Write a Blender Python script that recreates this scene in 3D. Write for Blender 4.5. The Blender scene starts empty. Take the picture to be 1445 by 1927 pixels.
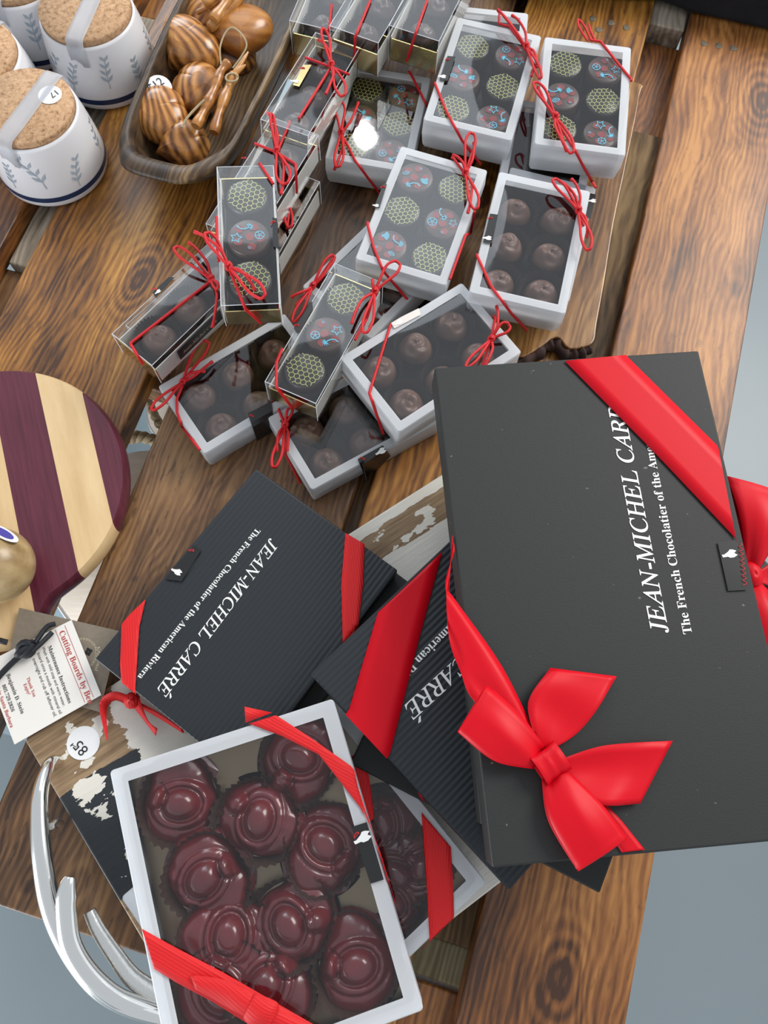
import bpy, math, random
import numpy as np
from mathutils import Vector, Matrix, Euler
random.seed(7)
S = bpy.context.scene
C = S.collection

# ---------------------------------------------------------------- camera
IW, IH, FPX = 1445.0, 1927.0, 1447.0
CAMZ = .56
_c = np.array([IW/2, IH/2])
_D = np.array([690-_c[0], 1430-_c[1], FPX]); _D /= np.linalg.norm(_D)
_Z = -_D
_Y = np.array([0, -1., 0]); _Y -= _Y@_Z*_Z; _Y /= np.linalg.norm(_Y)
_X = np.cross(_Y, _Z)
_R = np.array([_X, _Y, _Z])
cd = bpy.data.cameras.new('camera'); cam = bpy.data.objects.new('camera', cd); C.objects.link(cam)
_M = Matrix(((_R[0][0], -_R[0][1], -_R[0][2]), (_R[1][0], -_R[1][1], -_R[1][2]), (_R[2][0], -_R[2][1], -_R[2][2])))
cam.matrix_world = Matrix.Translation((0, 0, CAMZ)) @ _M.to_4x4()
cd.sensor_fit = 'VERTICAL'; cd.sensor_height = 24; cd.lens = FPX/IH*24; cd.clip_start = .01
S.camera = cam

def ray(x, y):
    d = _R@np.array([x-_c[0], y-_c[1], FPX]); return Vector(d/np.linalg.norm(d))
CAMP = Vector((0, 0, CAMZ))
def at(x, y, z=0.):
    d = ray(x, y); return CAMP + d*((z-CAMZ)/d.z)

# ---------------------------------------------------------------- world, lights, exposure
S.view_settings.view_transform = 'Standard'; S.view_settings.look = 'None'
S.view_settings.gamma = 1; S.view_settings.use_curve_mapping = False
S.view_settings.exposure = 0.0
S.cycles.max_bounces = 10; S.cycles.transparent_max_bounces = 24; S.cycles.use_denoising = True
W = bpy.data.worlds.new('daylight'); S.world = W; W.use_nodes = True
bg = W.node_tree.nodes['Background']; bg.inputs[0].default_value = (.86, .92, 1.0, 1); bg.inputs[1].default_value = .70
def area(name, loc, target, sx, sy, power, col, shape='RECTANGLE'):
    l = bpy.data.lights.new(name, 'AREA'); l.shape = shape; l.size = sx; l.size_y = sy; l.energy = power; l.color = col
    o = bpy.data.objects.new(name, l); C.objects.link(o); o.location = loc
    o.rotation_euler = (Vector(target)-Vector(loc)).to_track_quat('-Z', 'Y').to_euler()
    return o
area('window_daylight', (1.9, 1.5, 1.9), (0, .3, 0), 1.5, 1.3, 78, (1, .97, .92))
area('far_window_daylight', (-1.2, 3.6, 1.9), (0, .3, 0), 1.6, 1.2, 42, (.86, .93, 1))
area('under_table_fill', (-1.9, -1.2, -.22), (-.1, .3, -.3), 1.3, .9, 75, (.93, .97, 1))  # unseen low fill, added to brighten the shelf and slices under the table
area('lid_veil_fill', (-.45, 3.0, 2.5), (-.45, 3.0, 0), 2.1, 2.1, 22, (.84, .92, 1))  # unseen overhead panel, added so the plastic lids reflect a pale veil
area('ceiling_lamp_light', (-.005, 2.80, 2.40), (0, .4, 0), .075, .075, 2.2, (1, .98, .93), 'DISK')

# ---------------------------------------------------------------- materials
MT = {}
def newmat(n):
    m = bpy.data.materials.new(n); m.use_nodes = True; MT[n] = m
    nt = m.node_tree; return m, nt, nt.nodes['Principled BSDF']
def N(nt, t, **k):
    n = nt.nodes.new(t)
    for a, b in k.items(): setattr(n, a, b)
    return n
def setp(b, **k):
    for a, v in k.items():
        b.inputs[a.replace('_', ' ')].default_value = v
def ramp(nt, stops, interp='LINEAR'):
    r = N(nt, 'ShaderNodeValToRGB'); r.color_ramp.interpolation = interp
    el = r.color_ramp.elements
    while len(el) < len(stops): el.new(.5)
    for e, (p, c) in zip(el, stops): e.position = p; e.color = (*c, 1) if len(c) == 3 else c
    return r
def noise(nt, vec, scale, detail=4, rough=.55, dist=0):
    n = N(nt, 'ShaderNodeTexNoise'); n.inputs['Scale'].default_value = scale; n.inputs['Detail'].default_value = detail
    n.inputs['Roughness'].default_value = rough; n.inputs['Distortion'].default_value = dist
    if vec is not None: nt.links.new(vec, n.inputs['Vector'])
    return n
def coords(nt, scale=(1, 1, 1), rnd=True):
    tc = N(nt, 'ShaderNodeTexCoord'); v = tc.outputs['Object']
    if rnd:
        oi = N(nt, 'ShaderNodeObjectInfo'); mu = N(nt, 'ShaderNodeMath', operation='MULTIPLY'); mu.inputs[1].default_value = 37
        nt.links.new(oi.outputs['Random'], mu.inputs[0])
        ad = N(nt, 'ShaderNodeVectorMath', operation='ADD'); nt.links.new(v, ad.inputs[0]); nt.links.new(mu.outputs[0], ad.inputs[1]); v = ad.outputs[0]
    mp = N(nt, 'ShaderNodeMapping'); mp.inputs['Scale'].default_value = scale; nt.links.new(v, mp.inputs[0])
    return mp.outputs[0]
def bump(nt, b, h, strength=.3, dist=.001):
    bp = N(nt, 'ShaderNodeBump'); bp.inputs['Strength'].default_value = strength; bp.inputs['Distance'].default_value = dist
    nt.links.new(h, bp.inputs['Height']); nt.links.new(bp.outputs[0], b.inputs['Normal']); return bp
def mixc(nt, fac, a, b, mode='MIX'):
    m = N(nt, 'ShaderNodeMix', data_type='RGBA', blend_type=mode)
    for s, v in ((m.inputs[0], fac), (m.inputs[6], a), (m.inputs[7], b)):
        if isinstance(v, (int, float)): s.default_value = v
        elif isinstance(v, tuple): s.default_value = (*v, 1)
        else: nt.links.new(v, s)
    return m.outputs[2]
def plain(n, col, rough=.5, metal=0, spec=.5, var=.0, vs=80, bmp=0, bs=400, **k):
    m, nt, b = newmat(n); setp(b, Base_Color=(*col, 1), Roughness=rough, Metallic=metal)
    b.inputs['Specular IOR Level'].default_value = spec
    setp(b, **k)
    if var:
        ns = noise(nt, coords(nt), vs); r = ramp(nt, [(.3, tuple(c*(1-var) for c in col)), (.7, tuple(min(1, c*(1+var)) for c in col))])
        nt.links.new(ns.outputs[0], r.inputs[0]); nt.links.new(r.outputs[0], b.inputs['Base Color'])
    if bmp: bump(nt, b, noise(nt, coords(nt), bs, 5).outputs[0], bmp, .0005)
    return m
def wood(n, dark, mid, light, rough=.35, ring=5., grain=1., coat=.0, bmp=.15, speck=.0, ringw=.10, knots=()):
    m, nt, b = newmat(n)
    base = coords(nt, (1, 1, 1))
    wob = noise(nt, coords(nt, (3.5, 9, 9)), 1.0, 3)
    off = N(nt, 'ShaderNodeVectorMath', operation='SCALE'); off.inputs[3].default_value = .10; nt.links.new(wob.outputs['Color'], off.inputs[0])
    ad = N(nt, 'ShaderNodeVectorMath', operation='ADD'); nt.links.new(base, ad.inputs[0]); nt.links.new(off.outputs[0], ad.inputs[1])
    mp = N(nt, 'ShaderNodeMapping'); mp.inputs['Scale'].default_value = (1.1, 12, 12); nt.links.new(ad.outputs[0], mp.inputs[0])
    wv = N(nt, 'ShaderNodeTexWave', bands_direction='Y'); wv.inputs['Scale'].default_value = ring; wv.inputs['Distortion'].default_value = 3.5
    wv.inputs['Detail'].default_value = 3; wv.inputs['Detail Scale'].default_value = 1.6; nt.links.new(mp.outputs[0], wv.inputs[0])
    big = noise(nt, coords(nt, (5, 16, 16)), 1, 5, .6)
    fib = noise(nt, coords(nt, (14*grain, 240*grain, 240*grain)), 1, 6, .65)
    a1 = N(nt, 'ShaderNodeMath', operation='MULTIPLY_ADD'); a1.inputs[1].default_value = ringw; nt.links.new(wv.outputs[0], a1.inputs[0]); 
    nt.links.new(big.outputs[0], a1.inputs[2])
    a2 = N(nt, 'ShaderNodeMath', operation='MULTIPLY_ADD'); a2.inputs[1].default_value = .45; nt.links.new(fib.outputs[0], a2.inputs[0]); nt.links.new(a1.outputs[0], a2.inputs[2])
    grain_out = a2.outputs[0]
    for kx, ky, kr in knots:
        q = at(kx, ky, 0); th = math.radians(-73); X_, Y_ = q.x*math.cos(th)-q.y*math.sin(th), q.x*math.sin(th)+q.y*math.cos(th)
        sb = N(nt, 'ShaderNodeVectorMath', operation='SUBTRACT'); sb.inputs[1].default_value = (X_, Y_, 0)
        tc2 = N(nt, 'ShaderNodeTexCoord'); nt.links.new(tc2.outputs['Object'], sb.inputs[0])
        ms = N(nt, 'ShaderNodeMapping'); ms.inputs['Scale'].default_value = (.55, 1.0, .3); nt.links.new(sb.outputs[0], ms.inputs[0])
        a0 = N(nt, 'ShaderNodeVectorMath', operation='ADD'); nt.links.new(ms.outputs[0], a0.inputs[0])
        sc0 = N(nt, 'ShaderNodeVectorMath', operation='SCALE'); sc0.inputs[3].default_value = .030; nt.links.new(wob.outputs['Color'], sc0.inputs[0])
        sb2 = N(nt, 'ShaderNodeVectorMath', operation='SUBTRACT'); sb2.inputs[1].default_value = (.015, .015, .015); nt.links.new(sc0.outputs[0], sb2.inputs[0]); nt.links.new(sb2.outputs[0], a0.inputs[1])
        ln = N(nt, 'ShaderNodeVectorMath', operation='LENGTH'); nt.links.new(a0.outputs[0], ln.inputs[0])
        def M_(op, a, b_):
            q_ = N(nt, 'ShaderNodeMath', operation=op)
            for s_, v_ in ((q_.inputs[0], a), (q_.inputs[1], b_)):
                if isinstance(v_, (int, float)): s_.default_value = v_
                else: nt.links.new(v_, s_)
            return q_.outputs[0]
        dd = ln.outputs['Value']; g = M_('EXPONENT', M_('MULTIPLY', M_('POWER', M_('DIVIDE', dd, kr), 2), -1), 0)
        g2 = M_('EXPONENT', M_('MULTIPLY', M_('POWER', M_('DIVIDE', dd, kr*.35), 2), -1), 0)
        band = M_('MULTIPLY', M_('SINE', M_('MULTIPLY', dd, 900), 0), .09)
        grain_out = M_('ADD', grain_out, M_('SUBTRACT', M_('MULTIPLY', g, M_('SUBTRACT', band, .05)), M_('MULTIPLY', g2, .16)))
    r = ramp(nt, [(.58+ringw/3, dark), (.73+ringw/2, mid), (.90+ringw*.6, light)])
    nt.links.new(grain_out, r.inputs[0]); col = r.outputs[0]
    if speck:
        sp = noise(nt, coords(nt, (60, 220, 220)), 1, 3, .6); sr = ramp(nt, [(.58, (1, 1, 1)), (.66, (1-speck,)*3)]); nt.links.new(sp.outputs[0], sr.inputs[0])
        col = mixc(nt, 1., col, sr.outputs[0], 'MULTIPLY')
    nt.links.new(col, b.inputs['Base Color']); setp(b, Roughness=rough)
    b.inputs['Coat Weight'].default_value = coat; b.inputs['Coat Roughness'].default_value = .18
    bump(nt, b, a2.outputs[0], bmp, .0012)
    return m
wood('stained_wood', (.060, .020, .004), (.29, .115, .018), (.58, .29, .055), .42, coat=.12, speck=.35, knots=((262, 522, .026), (640, 440, .022), (905, 370, .02)))
wood('brown_wood', (.040, .017, .007), (.150, .070, .026), (.31, .165, .065), .46, coat=.1, speck=.5, knots=((62, 1640, .008), (150, 1655, .010)))
wood('red_wood', (.060, .020, .006), (.245, .088, .020), (.47, .205, .052), .46, coat=.1, speck=.3, knots=((1440, 190, .030), (1050, 1860, .022), (1385, 560, .008)))
wood('rough_grey_wood', (.10, .075, .05), (.27, .22, .16), (.45, .39, .31), .85, grain=.7, bmp=.9)
wood('rough_dark_wood', (.030, .015, .006), (.11, .062, .024), (.23, .145, .062), .8, grain=.7, bmp=.9)
wood('beige_wood', (.10, .08, .04), (.21, .18, .10), (.33, .28, .17), .8, grain=.6, bmp=.5)
wood('olive_wood', (.085, .025, .006), (.37, .145, .032), (.58, .27, .075), .28, ring=5, grain=1.2, coat=.3, bmp=.04, ringw=.26)
wood('plain_olive_wood', (.28, .10, .02), (.45, .19, .045), (.58, .28, .08), .3, ring=3, coat=.3, bmp=.05)
wood('bowl_wood', (.024, .013, .006), (.080, .045, .020), (.26, .165, .075), .5, grain=.6, bmp=.5)
wood('live_edge_wood', (.055, .022, .006), (.20, .088, .024), (.40, .21, .07), .25, coat=.35)
wood('turned_wood', (.24, .15, .06), (.38, .26, .12), (.50, .37, .19), .3, ring=2, grain=.5, bmp=.03)
wood('slice_wood', (.66, .57, .47), (.78, .70, .61), (.86, .80, .72), .8, ring=30)
plain('bark', (.035, .012, .008), .8, var=.6, bmp=.8, bs=120)
plain('floor_paint', (.17, .205, .22), .38, var=.06, vs=1.5)
plain('pale_blue_shelf', (.62, .82, .93), .6, var=.05, vs=6)
plain('black_cloth', (.006, .007, .010), .9, var=.3, bmp=.4, bs=900)
plain('white_ceramic', (.74, .74, .76), .22)
plain('navy_glaze', (.012, .03, .085), .25)
plain('blue_glaze', (.36, .43, .50), .3)
plain('black_card', (.013, .013, .013), .55)
plain('grey_card', (.07, .07, .075), .5)
plain('white_card', (.62, .60, .56), .6)
plain('gold_foil', (.75, .60, .28), .22, 1.0, bmp=.25, bs=60)
plain('dark_gold_foil', (.20, .155, .105), .32, 1.0, bmp=.3, bs=35)
plain('milk_chocolate', (.13, .068, .048), .45, var=.15, vs=60)
plain('dark_chocolate', (.020, .013, .010), .35)
plain('brown_chocolate', (.055, .028, .022), .38)
plain('red_chocolate', (.105, .010, .013), .25, var=.3, vs=45, Coat_Weight=.3, Coat_Roughness=.12)
plain('paper_cup', (.030, .018, .014), .55)
plain('crumpled_cup', (.040, .022, .017), .3)
plain('honeycomb_ink', (.60, .65, .20), .5)
plain('blue_ink', (.09, .50, .70), .5)
plain('red_ink', (.22, .018, .018), .5)
plain('red_cord', (.58, .004, .009), .5, bmp=.6, bs=1800)
plain('white_ink', (.82, .81, .78), .5)
plain('label_black', (.012, .012, .012), .3)
plain('seal_gloss', (.010, .0115, .010), .28)
plain('label_red', (.6, .02, .02), .5)
plain('label_cream', (.75, .68, .62), .4)
plain('paper_white', (.80, .80, .79), .6)
plain('tag_paper', (.78, .74, .68), .65)
plain('kraft_card', (.21, .17, .125), .7, var=.08, vs=300)
plain('ink_black', (.012, .012, .015), .5)
plain('ink_red', (.45, .05, .04), .5)
plain('ink_cream', (.55, .47, .33), .5)
plain('ink_violet', (.06, .05, .30), .5)
plain('leather_cord', (.006, .008, .012), .6, bmp=.5, bs=500)
plain('twine', (.42, .33, .20), .85, bmp=1., bs=900)
plain('nail_head', (.16, .13, .09), .6, .3, var=.4, vs=400)
plain('silver', (.80, .79, .76), .16, 1.0)
plain('purpleheart_side', (.06, .008, .016), .35)
# silver with a fine ribbed texture
m, nt, b = newmat('ribbed_silver'); setp(b, Base_Color=(.72, .71, .68, 1), Roughness=.24, Metallic=1)
bump(nt, b, noise(nt, coords(nt, (1, 1, 1), False), 700, 4).outputs[0], .35, .0006)
# cork
m, nt, b = newmat('cork'); ns = noise(nt, coords(nt), 330, 5, .7); r = ramp(nt, [(.30, (.16, .07, .03)), (.45, (.46, .27, .14)), (.62, (.60, .38, .22))])
nt.links.new(ns.outputs[0], r.inputs[0]); nt.links.new(r.outputs[0], b.inputs['Base Color']); setp(b, Roughness=.85); bump(nt, b, ns.outputs[0], .4, .0006)
# floor specks
nt = MT['floor_paint'].node_tree; b = nt.nodes['Principled BSDF']; src = b.inputs['Base Color'].links[0].from_socket
sp = noise(nt, coords(nt, (1, 1, 1), False), 24, 3, .5); sr = ramp(nt, [(.20, (.12, .12, .10)), (.26, (1, 1, 1))]); nt.links.new(sp.outputs[0], sr.inputs[0])
nt.links.new(mixc(nt, 1., src, sr.outputs[0], 'MULTIPLY'), b.inputs['Base Color'])
# frosted plastic
def frosted(n, col, tr):
    m, nt, b = newmat(n); setp(b, Base_Color=(*col, 1), Roughness=.36)
    t = N(nt, 'ShaderNodeBsdfTransparent'); t.inputs[0].default_value = (.9, .92, .95, 1)
    tl = N(nt, 'ShaderNodeBsdfTranslucent'); tl.inputs[0].default_value = (*col, 1)
    x0 = N(nt, 'ShaderNodeMixShader'); x0.inputs[0].default_value = .35; nt.links.new(b.outputs[0], x0.inputs[1]); nt.links.new(tl.outputs[0], x0.inputs[2])
    x = N(nt, 'ShaderNodeMixShader'); x.inputs[0].default_value = tr
    nt.links.new(x0.outputs[0], x.inputs[1]); nt.links.new(t.outputs[0], x.inputs[2]); nt.links.new(x.outputs[0], nt.nodes['Material Output'].inputs[0])
frosted('frosted_plastic', (.90, .92, .94), .22)
frosted('tape_film', (.80, .80, .82), .45)
def clear(n, f0, rough=.04, tint=(.97, .98, .98)):
    m, nt, b = newmat(n); nt.nodes.remove(b)
    t = N(nt, 'ShaderNodeBsdfTransparent'); t.inputs[0].default_value = (*tint, 1)
    g = N(nt, 'ShaderNodeBsdfGlossy'); g.inputs['Roughness'].default_value = rough
    lw = N(nt, 'ShaderNodeLayerWeight'); lw.inputs[0].default_value = .5
    p = N(nt, 'ShaderNodeMath', operation='POWER'); p.inputs[1].default_value = 4.5; nt.links.new(lw.outputs['Facing'], p.inputs[0])
    q = N(nt, 'ShaderNodeMath', operation='MULTIPLY_ADD'); q.inputs[1].default_value = .85; q.inputs[2].default_value = f0; nt.links.new(p.outputs[0], q.inputs[0])
    x = N(nt, 'ShaderNodeMixShader'); nt.links.new(q.outputs[0], x.inputs[0]); nt.links.new(t.outputs[0], x.inputs[1]); nt.links.new(g.outputs[0], x.inputs[2])
    nt.links.new(x.outputs[0], nt.nodes['Material Output'].inputs[0])
clear('clear_plastic', .105, .035)
clear('clear_window', .120, .03)
clear('clear_lid', .050, .035)
# satin and grosgrain
plain('satin_ribbon', (.60, .001, .010), .44, spec=.22)
m, nt, b = newmat('grosgrain_ribbon'); setp(b, Base_Color=(.66, .003, .005, 1), Roughness=.65)
wv = N(nt, 'ShaderNodeTexWave', bands_direction='DIAGONAL'); wv.inputs['Scale'].default_value = 260; wv.inputs['Distortion'].default_value = 1; nt.links.new(coords(nt, (1, 1, 1), False), wv.inputs[0])
bump(nt, b, wv.outputs[0], .35, .0004)
# ribbed and linen card
m, nt, b = newmat('ribbed_card'); setp(b, Base_Color=(.011, .0145, .018, 1), Roughness=.5)
wv = N(nt, 'ShaderNodeTexWave', bands_direction='X', wave_profile='SIN'); wv.inputs['Scale'].default_value = 92; wv.inputs['Distortion'].default_value = .25; nt.links.new(coords(nt, (1, 1, 1), False), wv.inputs[0])
bump(nt, b, wv.outputs[0], .30, .0008)
m, nt, b = newmat('linen_card'); setp(b, Base_Color=(.012, .0135, .012, 1), Roughness=.6)
ns = noise(nt, coords(nt, (900, 3000, 900), False), 1, 3); bump(nt, b, ns.outputs[0], .25, .0005)
ns2 = noise(nt, coords(nt, (1, 1, 1), False), 230, 2, .4); r = ramp(nt, [(.76, (.012, .0135, .012)), (.80, (.13, .13, .12))]); nt.links.new(ns2.outputs[0], r.inputs[0]); nt.links.new(r.outputs[0], b.inputs['Base Color'])
# striped cutting board (stripes across local x)
m, nt, b = newmat('striped_board')
tc = N(nt, 'ShaderNodeTexCoord'); sx = N(nt, 'ShaderNodeSeparateXYZ'); nt.links.new(tc.outputs['Object'], sx.inputs[0])
def woodcol(nt, dark, light, sc):
    f = noise(nt, coords(nt, sc, False), 1, 6, .65); r = ramp(nt, [(.3, dark), (.72, light)]); nt.links.new(f.outputs[0], r.inputs[0]); return r.outputs[0]
mp_ = woodcol(nt, (.56, .36, .16), (.76, .55, .30), (45, 7, 30)); pu_ = woodcol(nt, (.070, .010, .022), (.135, .022, .040), (340, 16, 100))
CBOARD = dict(stops=[-.0205, .0105, .0620, .0815])
cur = None; facs = []
mr = N(nt, 'ShaderNodeMapRange'); mr.inputs[1].default_value = -.12; mr.inputs[2].default_value = .12; nt.links.new(sx.outputs[0], mr.inputs[0])
st = ramp(nt, [(0, (0, 0, 0)), (.2, (1, 1, 1)), (.4, (0, 0, 0)), (.6, (1, 1, 1)), (.8, (0, 0, 0))], 'CONSTANT'); STRIPES = st; nt.links.new(mr.outputs[0], st.inputs[0])
nt.links.new(mixc(nt, st.outputs[0], mp_, pu_), b.inputs['Base Color']); setp(b, Roughness=.4)
# painted reclaimed board, local x along its length, y across from its upper left corner (negative y)
m, nt, b = newmat('painted_board')
tc = N(nt, 'ShaderNodeTexCoord'); sx = N(nt, 'ShaderNodeSeparateXYZ'); nt.links.new(tc.outputs['Object'], sx.inputs[0])
wb = woodcol(nt, (.13, .075, .035), (.40, .27, .15), (20, 220, 200))
edge = noise(nt, coords(nt, (22, 60, 40), False), 1, 7, .6)
def lin(a, bb, c0):   # a*x+b*y+c0 + noise
    m1 = N(nt, 'ShaderNodeMath', operation='MULTIPLY_ADD'); m1.inputs[1].default_value = a; m1.inputs[2].default_value = c0; nt.links.new(sx.outputs[0], m1.inputs[0])
    m2 = N(nt, 'ShaderNodeMath', operation='MULTIPLY_ADD'); m2.inputs[1].default_value = bb; nt.links.new(sx.outputs[1], m2.inputs[0]); nt.links.new(m1.outputs[0], m2.inputs[2]); return m2.outputs[0]
def thr(v, amp):
    m3 = N(nt, 'ShaderNodeMath', operation='MULTIPLY_ADD'); m3.inputs[1].default_value = amp; nt.links.new(edge.outputs[0], m3.inputs[0]); nt.links.new(v, m3.inputs[2])
    g = N(nt, 'ShaderNodeMath', operation='GREATER_THAN'); g.inputs[1].default_value = amp*.5; nt.links.new(m3.outputs[0], g.inputs[0]); return g.outputs[0]
def mth(op, a, c):
    q = N(nt, 'ShaderNodeMath', operation=op)
    for s, v in ((q.inputs[0], a), (q.inputs[1], c)):
        if isinstance(v, (int, float)): s.default_value = v
        else: nt.links.new(v, s)
    return q.outputs[0]
# black stripe: t between 4.6 cm and 12.4 cm, s < 5 cm on the left, wandering edge
blk = mth('MULTIPLY', mth('MULTIPLY', thr(lin(0, -1, -.046), .012), thr(lin(0, 1, .122), .012)), thr(lin(-1, 0, .14), .03))
blk2 = mth('MULTIPLY', thr(lin(0, -1, -.185), .03), thr(lin(1, 0, -.12), .03))
wht = thr(lin(1, -.10, -.062), .050)
strip = mth('MULTIPLY', mth('MULTIPLY', thr(lin(0, 1, .030), .012), thr(lin(0, -1, -.008), .012)), thr(lin(1, 0, -.235), .02))
wht = mth('MULTIPLY', wht, mth('SUBTRACT', 1., strip))
flk = noise(nt, coords(nt, (30, 55, 40), False), 1, 5, .55); fl = N(nt, 'ShaderNodeMath', operation='GREATER_THAN'); fl.inputs[1].default_value = .60; nt.links.new(flk.outputs[0], fl.inputs[0])
wht = mth('MAXIMUM', wht, mth('MULTIPLY', fl.outputs[0], thr(lin(1, 0, -.018), .05)))
c1 = mixc(nt, mth('MAXIMUM', blk, blk2), wb, (.018, .022, .026)); c2 = mixc(nt, wht, c1, (.72, .68, .60))
nt.links.new(c2, b.inputs['Base Color']); setp(b, Roughness=.6)
hh = mth('ADD', mth('MULTIPLY', wht, .6), noise(nt, coords(nt, (20, 260, 200), False), 1, 4).outputs[0]); bump(nt, b, hh, .5, .0012)

# ---------------------------------------------------------------- mesh helpers
class MB:
    def __init__(s): s.v = []; s.f = []; s.m = []; s.sm = []
    def add(s, vs, fs, mi=0, smooth=True):
        o = len(s.v); s.v += [tuple(v) for v in vs]; s.f += [tuple(i+o for i in f) for f in fs]; s.m += [mi]*len(fs); s.sm += [smooth]*len(fs)
    def box(s, x0, x1, y0, y1, z0, z1, mi=0):
        v = [(x, y, z) for z in (z0, z1) for y in (y0, y1) for x in (x0, x1)]
        s.add(v, [(0, 2, 3, 1), (4, 5, 7, 6), (0, 1, 5, 4), (2, 6, 7, 3), (0, 4, 6, 2), (1, 3, 7, 5)], mi, False)
    def poly(s, pts, z0, z1, mi=0):
        n = len(pts); v = [(p[0], p[1], z0) for p in pts]+[(p[0], p[1], z1) for p in pts]
        s.add(v, [tuple(range(n))[::-1], tuple(range(n, 2*n))]+[(i, (i+1) % n, n+(i+1) % n, n+i) for i in range(n)], mi, False)
    def flat(s, pts, z, mi=0):
        s.add([(p[0], p[1], z) for p in pts], [tuple(range(len(pts)))], mi, False)
    def line(s, pts, w, z, mi=0, closed=False):
        pts = [Vector(p[:2]) for p in pts]; n = len(pts)
        for i in range(n if closed else n-1):
            a, b_ = pts[i], pts[(i+1) % n]; d = b_-a
            if d.length < 1e-9: continue
            d.normalize(); o = Vector((-d.y, d.x))*w/2; e = d*w*.3
            s.flat([a-e+o, a-e-o, b_+e-o, b_+e+o], z, mi)
    def grid(s, rows, mi=0, closed_u=False, smooth=True):   # rows: list of lists of points
        n = len(rows[0]); v = [p for r in rows for p in r]; f = []
        for j in range(len(rows)-1):
            for i in range(n if closed_u else n-1):
                a = j*n+i; b_ = j*n+(i+1) % n; f.append((a, b_, b_+n, a+n))
        s.add(v, f, mi, smooth)
    def tube(s, pts, r, n=7, mi=0, closed=False):
        pts = [Vector(p) for p in pts]; m = len(pts); rows = []; up = Vector((0, 0, 1)); last = None
        for i, p in enumerate(pts):
            a = pts[i-1] if (i > 0 or closed) else p; c = pts[(i+1) % m] if (i < m-1 or closed) else p
            t = (c-a); t = t.normalized() if t.length > 1e-9 else Vector((1, 0, 0))
            if last is None:
                u = t.cross(up); u = u.normalized() if u.length > .05 else t.cross(Vector((1, 0, 0))).normalized()
            else:
                u = last-t*last.dot(t); u = u.normalized() if u.length > 1e-6 else t.orthogonal().normalized()
            last = u; w = t.cross(u); rr = r[i] if isinstance(r, (list, tuple)) else r
            ru, rw = rr if isinstance(rr, tuple) else (rr, rr)
            rows.append([p+u*math.cos(2*math.pi*k/n)*ru+w*math.sin(2*math.pi*k/n)*rw for k in range(n)])
        if closed: rows.append(rows[0])
        s.grid(rows, mi, True)
        if not closed:
            for row, c in ((rows[0], pts[0]), (rows[-1], pts[-1])): s.add(row+[c], [(k, (k+1) % n, n) for k in range(n)], mi)
    def lathe(s, prof, n=32, mi=0, fl=None):
        rows = []
        for r, z in prof: rows.append([(r*(1 if fl is None else fl(2*math.pi*k/n, r, z))*math.cos(2*math.pi*k/n), r*(1 if fl is None else fl(2*math.pi*k/n, r, z))*math.sin(2*math.pi*k/n), z) for k in range(n)])
        s.grid(rows, mi, True)
        if prof[0][0] > 1e-6: s.add(rows[0], [tuple(range(n))[::-1]], mi)
        if prof[-1][0] > 1e-6: s.add(rows[-1], [tuple(range(n))], mi, False)
    def mesh(s, name, mats):
        me = bpy.data.meshes.new(name); me.from_pydata(s.v, [], s.f)
        for mm in (mats if isinstance(mats, (list, tuple)) else [mats]): me.materials.append(MT[mm])
        me.polygons.foreach_set('material_index', s.m); me.polygons.foreach_set('use_smooth', s.sm); me.validate(); me.update(); return me
    def build(s, name, mats, parent=None, thick=0, sub=0, bevel=0):
        o = bpy.data.objects.new(name, s.mesh(name, mats)); C.objects.link(o); o.parent = parent
        if bevel:
            w = o.modifiers.new('weld', 'WELD'); w.merge_threshold = 1e-6
            q = o.modifiers.new('bevel', 'BEVEL'); q.width = bevel; q.segments = 3; q.limit_method = 'ANGLE'; q.angle_limit = .6
        if thick: q = o.modifiers.new('solid', 'SOLIDIFY'); q.thickness = thick; q.offset = 0
        if sub: q = o.modifiers.new('sub', 'SUBSURF'); q.levels = sub; q.render_levels = sub
        return o
def tag(o, label, cat=None, group=None, kind=None):
    if label: o['label'] = label
    if cat: o['category'] = cat
    if group: o['group'] = group
    if kind: o['kind'] = kind
    return o
def empty(name, M=None, label=None, cat=None, group=None):
    o = bpy.data.objects.new(name, None); C.objects.link(o); o.empty_display_size = .01
    if M is not None: o.matrix_world = M
    return tag(o, label, cat, group)
def smooth(pts, k=6, closed=False):
    pts = [Vector(p) for p in pts]; n = len(pts); out = []
    if n < 3 and not closed: return [pts[0].lerp(pts[1], i/k) for i in range(k+1)]
    for i in range(n if closed else n-1):
        p0 = pts[i-1] if (i > 0 or closed) else pts[0]; p1 = pts[i]; p2 = pts[(i+1) % n]; p3 = pts[(i+2) % n] if (i+2 < n or closed) else pts[-1]
        for j in range(k):
            t = j/k; out.append(.5*((2*p1)+(p2-p0)*t+(2*p0-5*p1+4*p2-p3)*t*t+(3*p1-p0-3*p2+p3)*t**3))
    if not closed: out.append(pts[-1])
    return out

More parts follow.
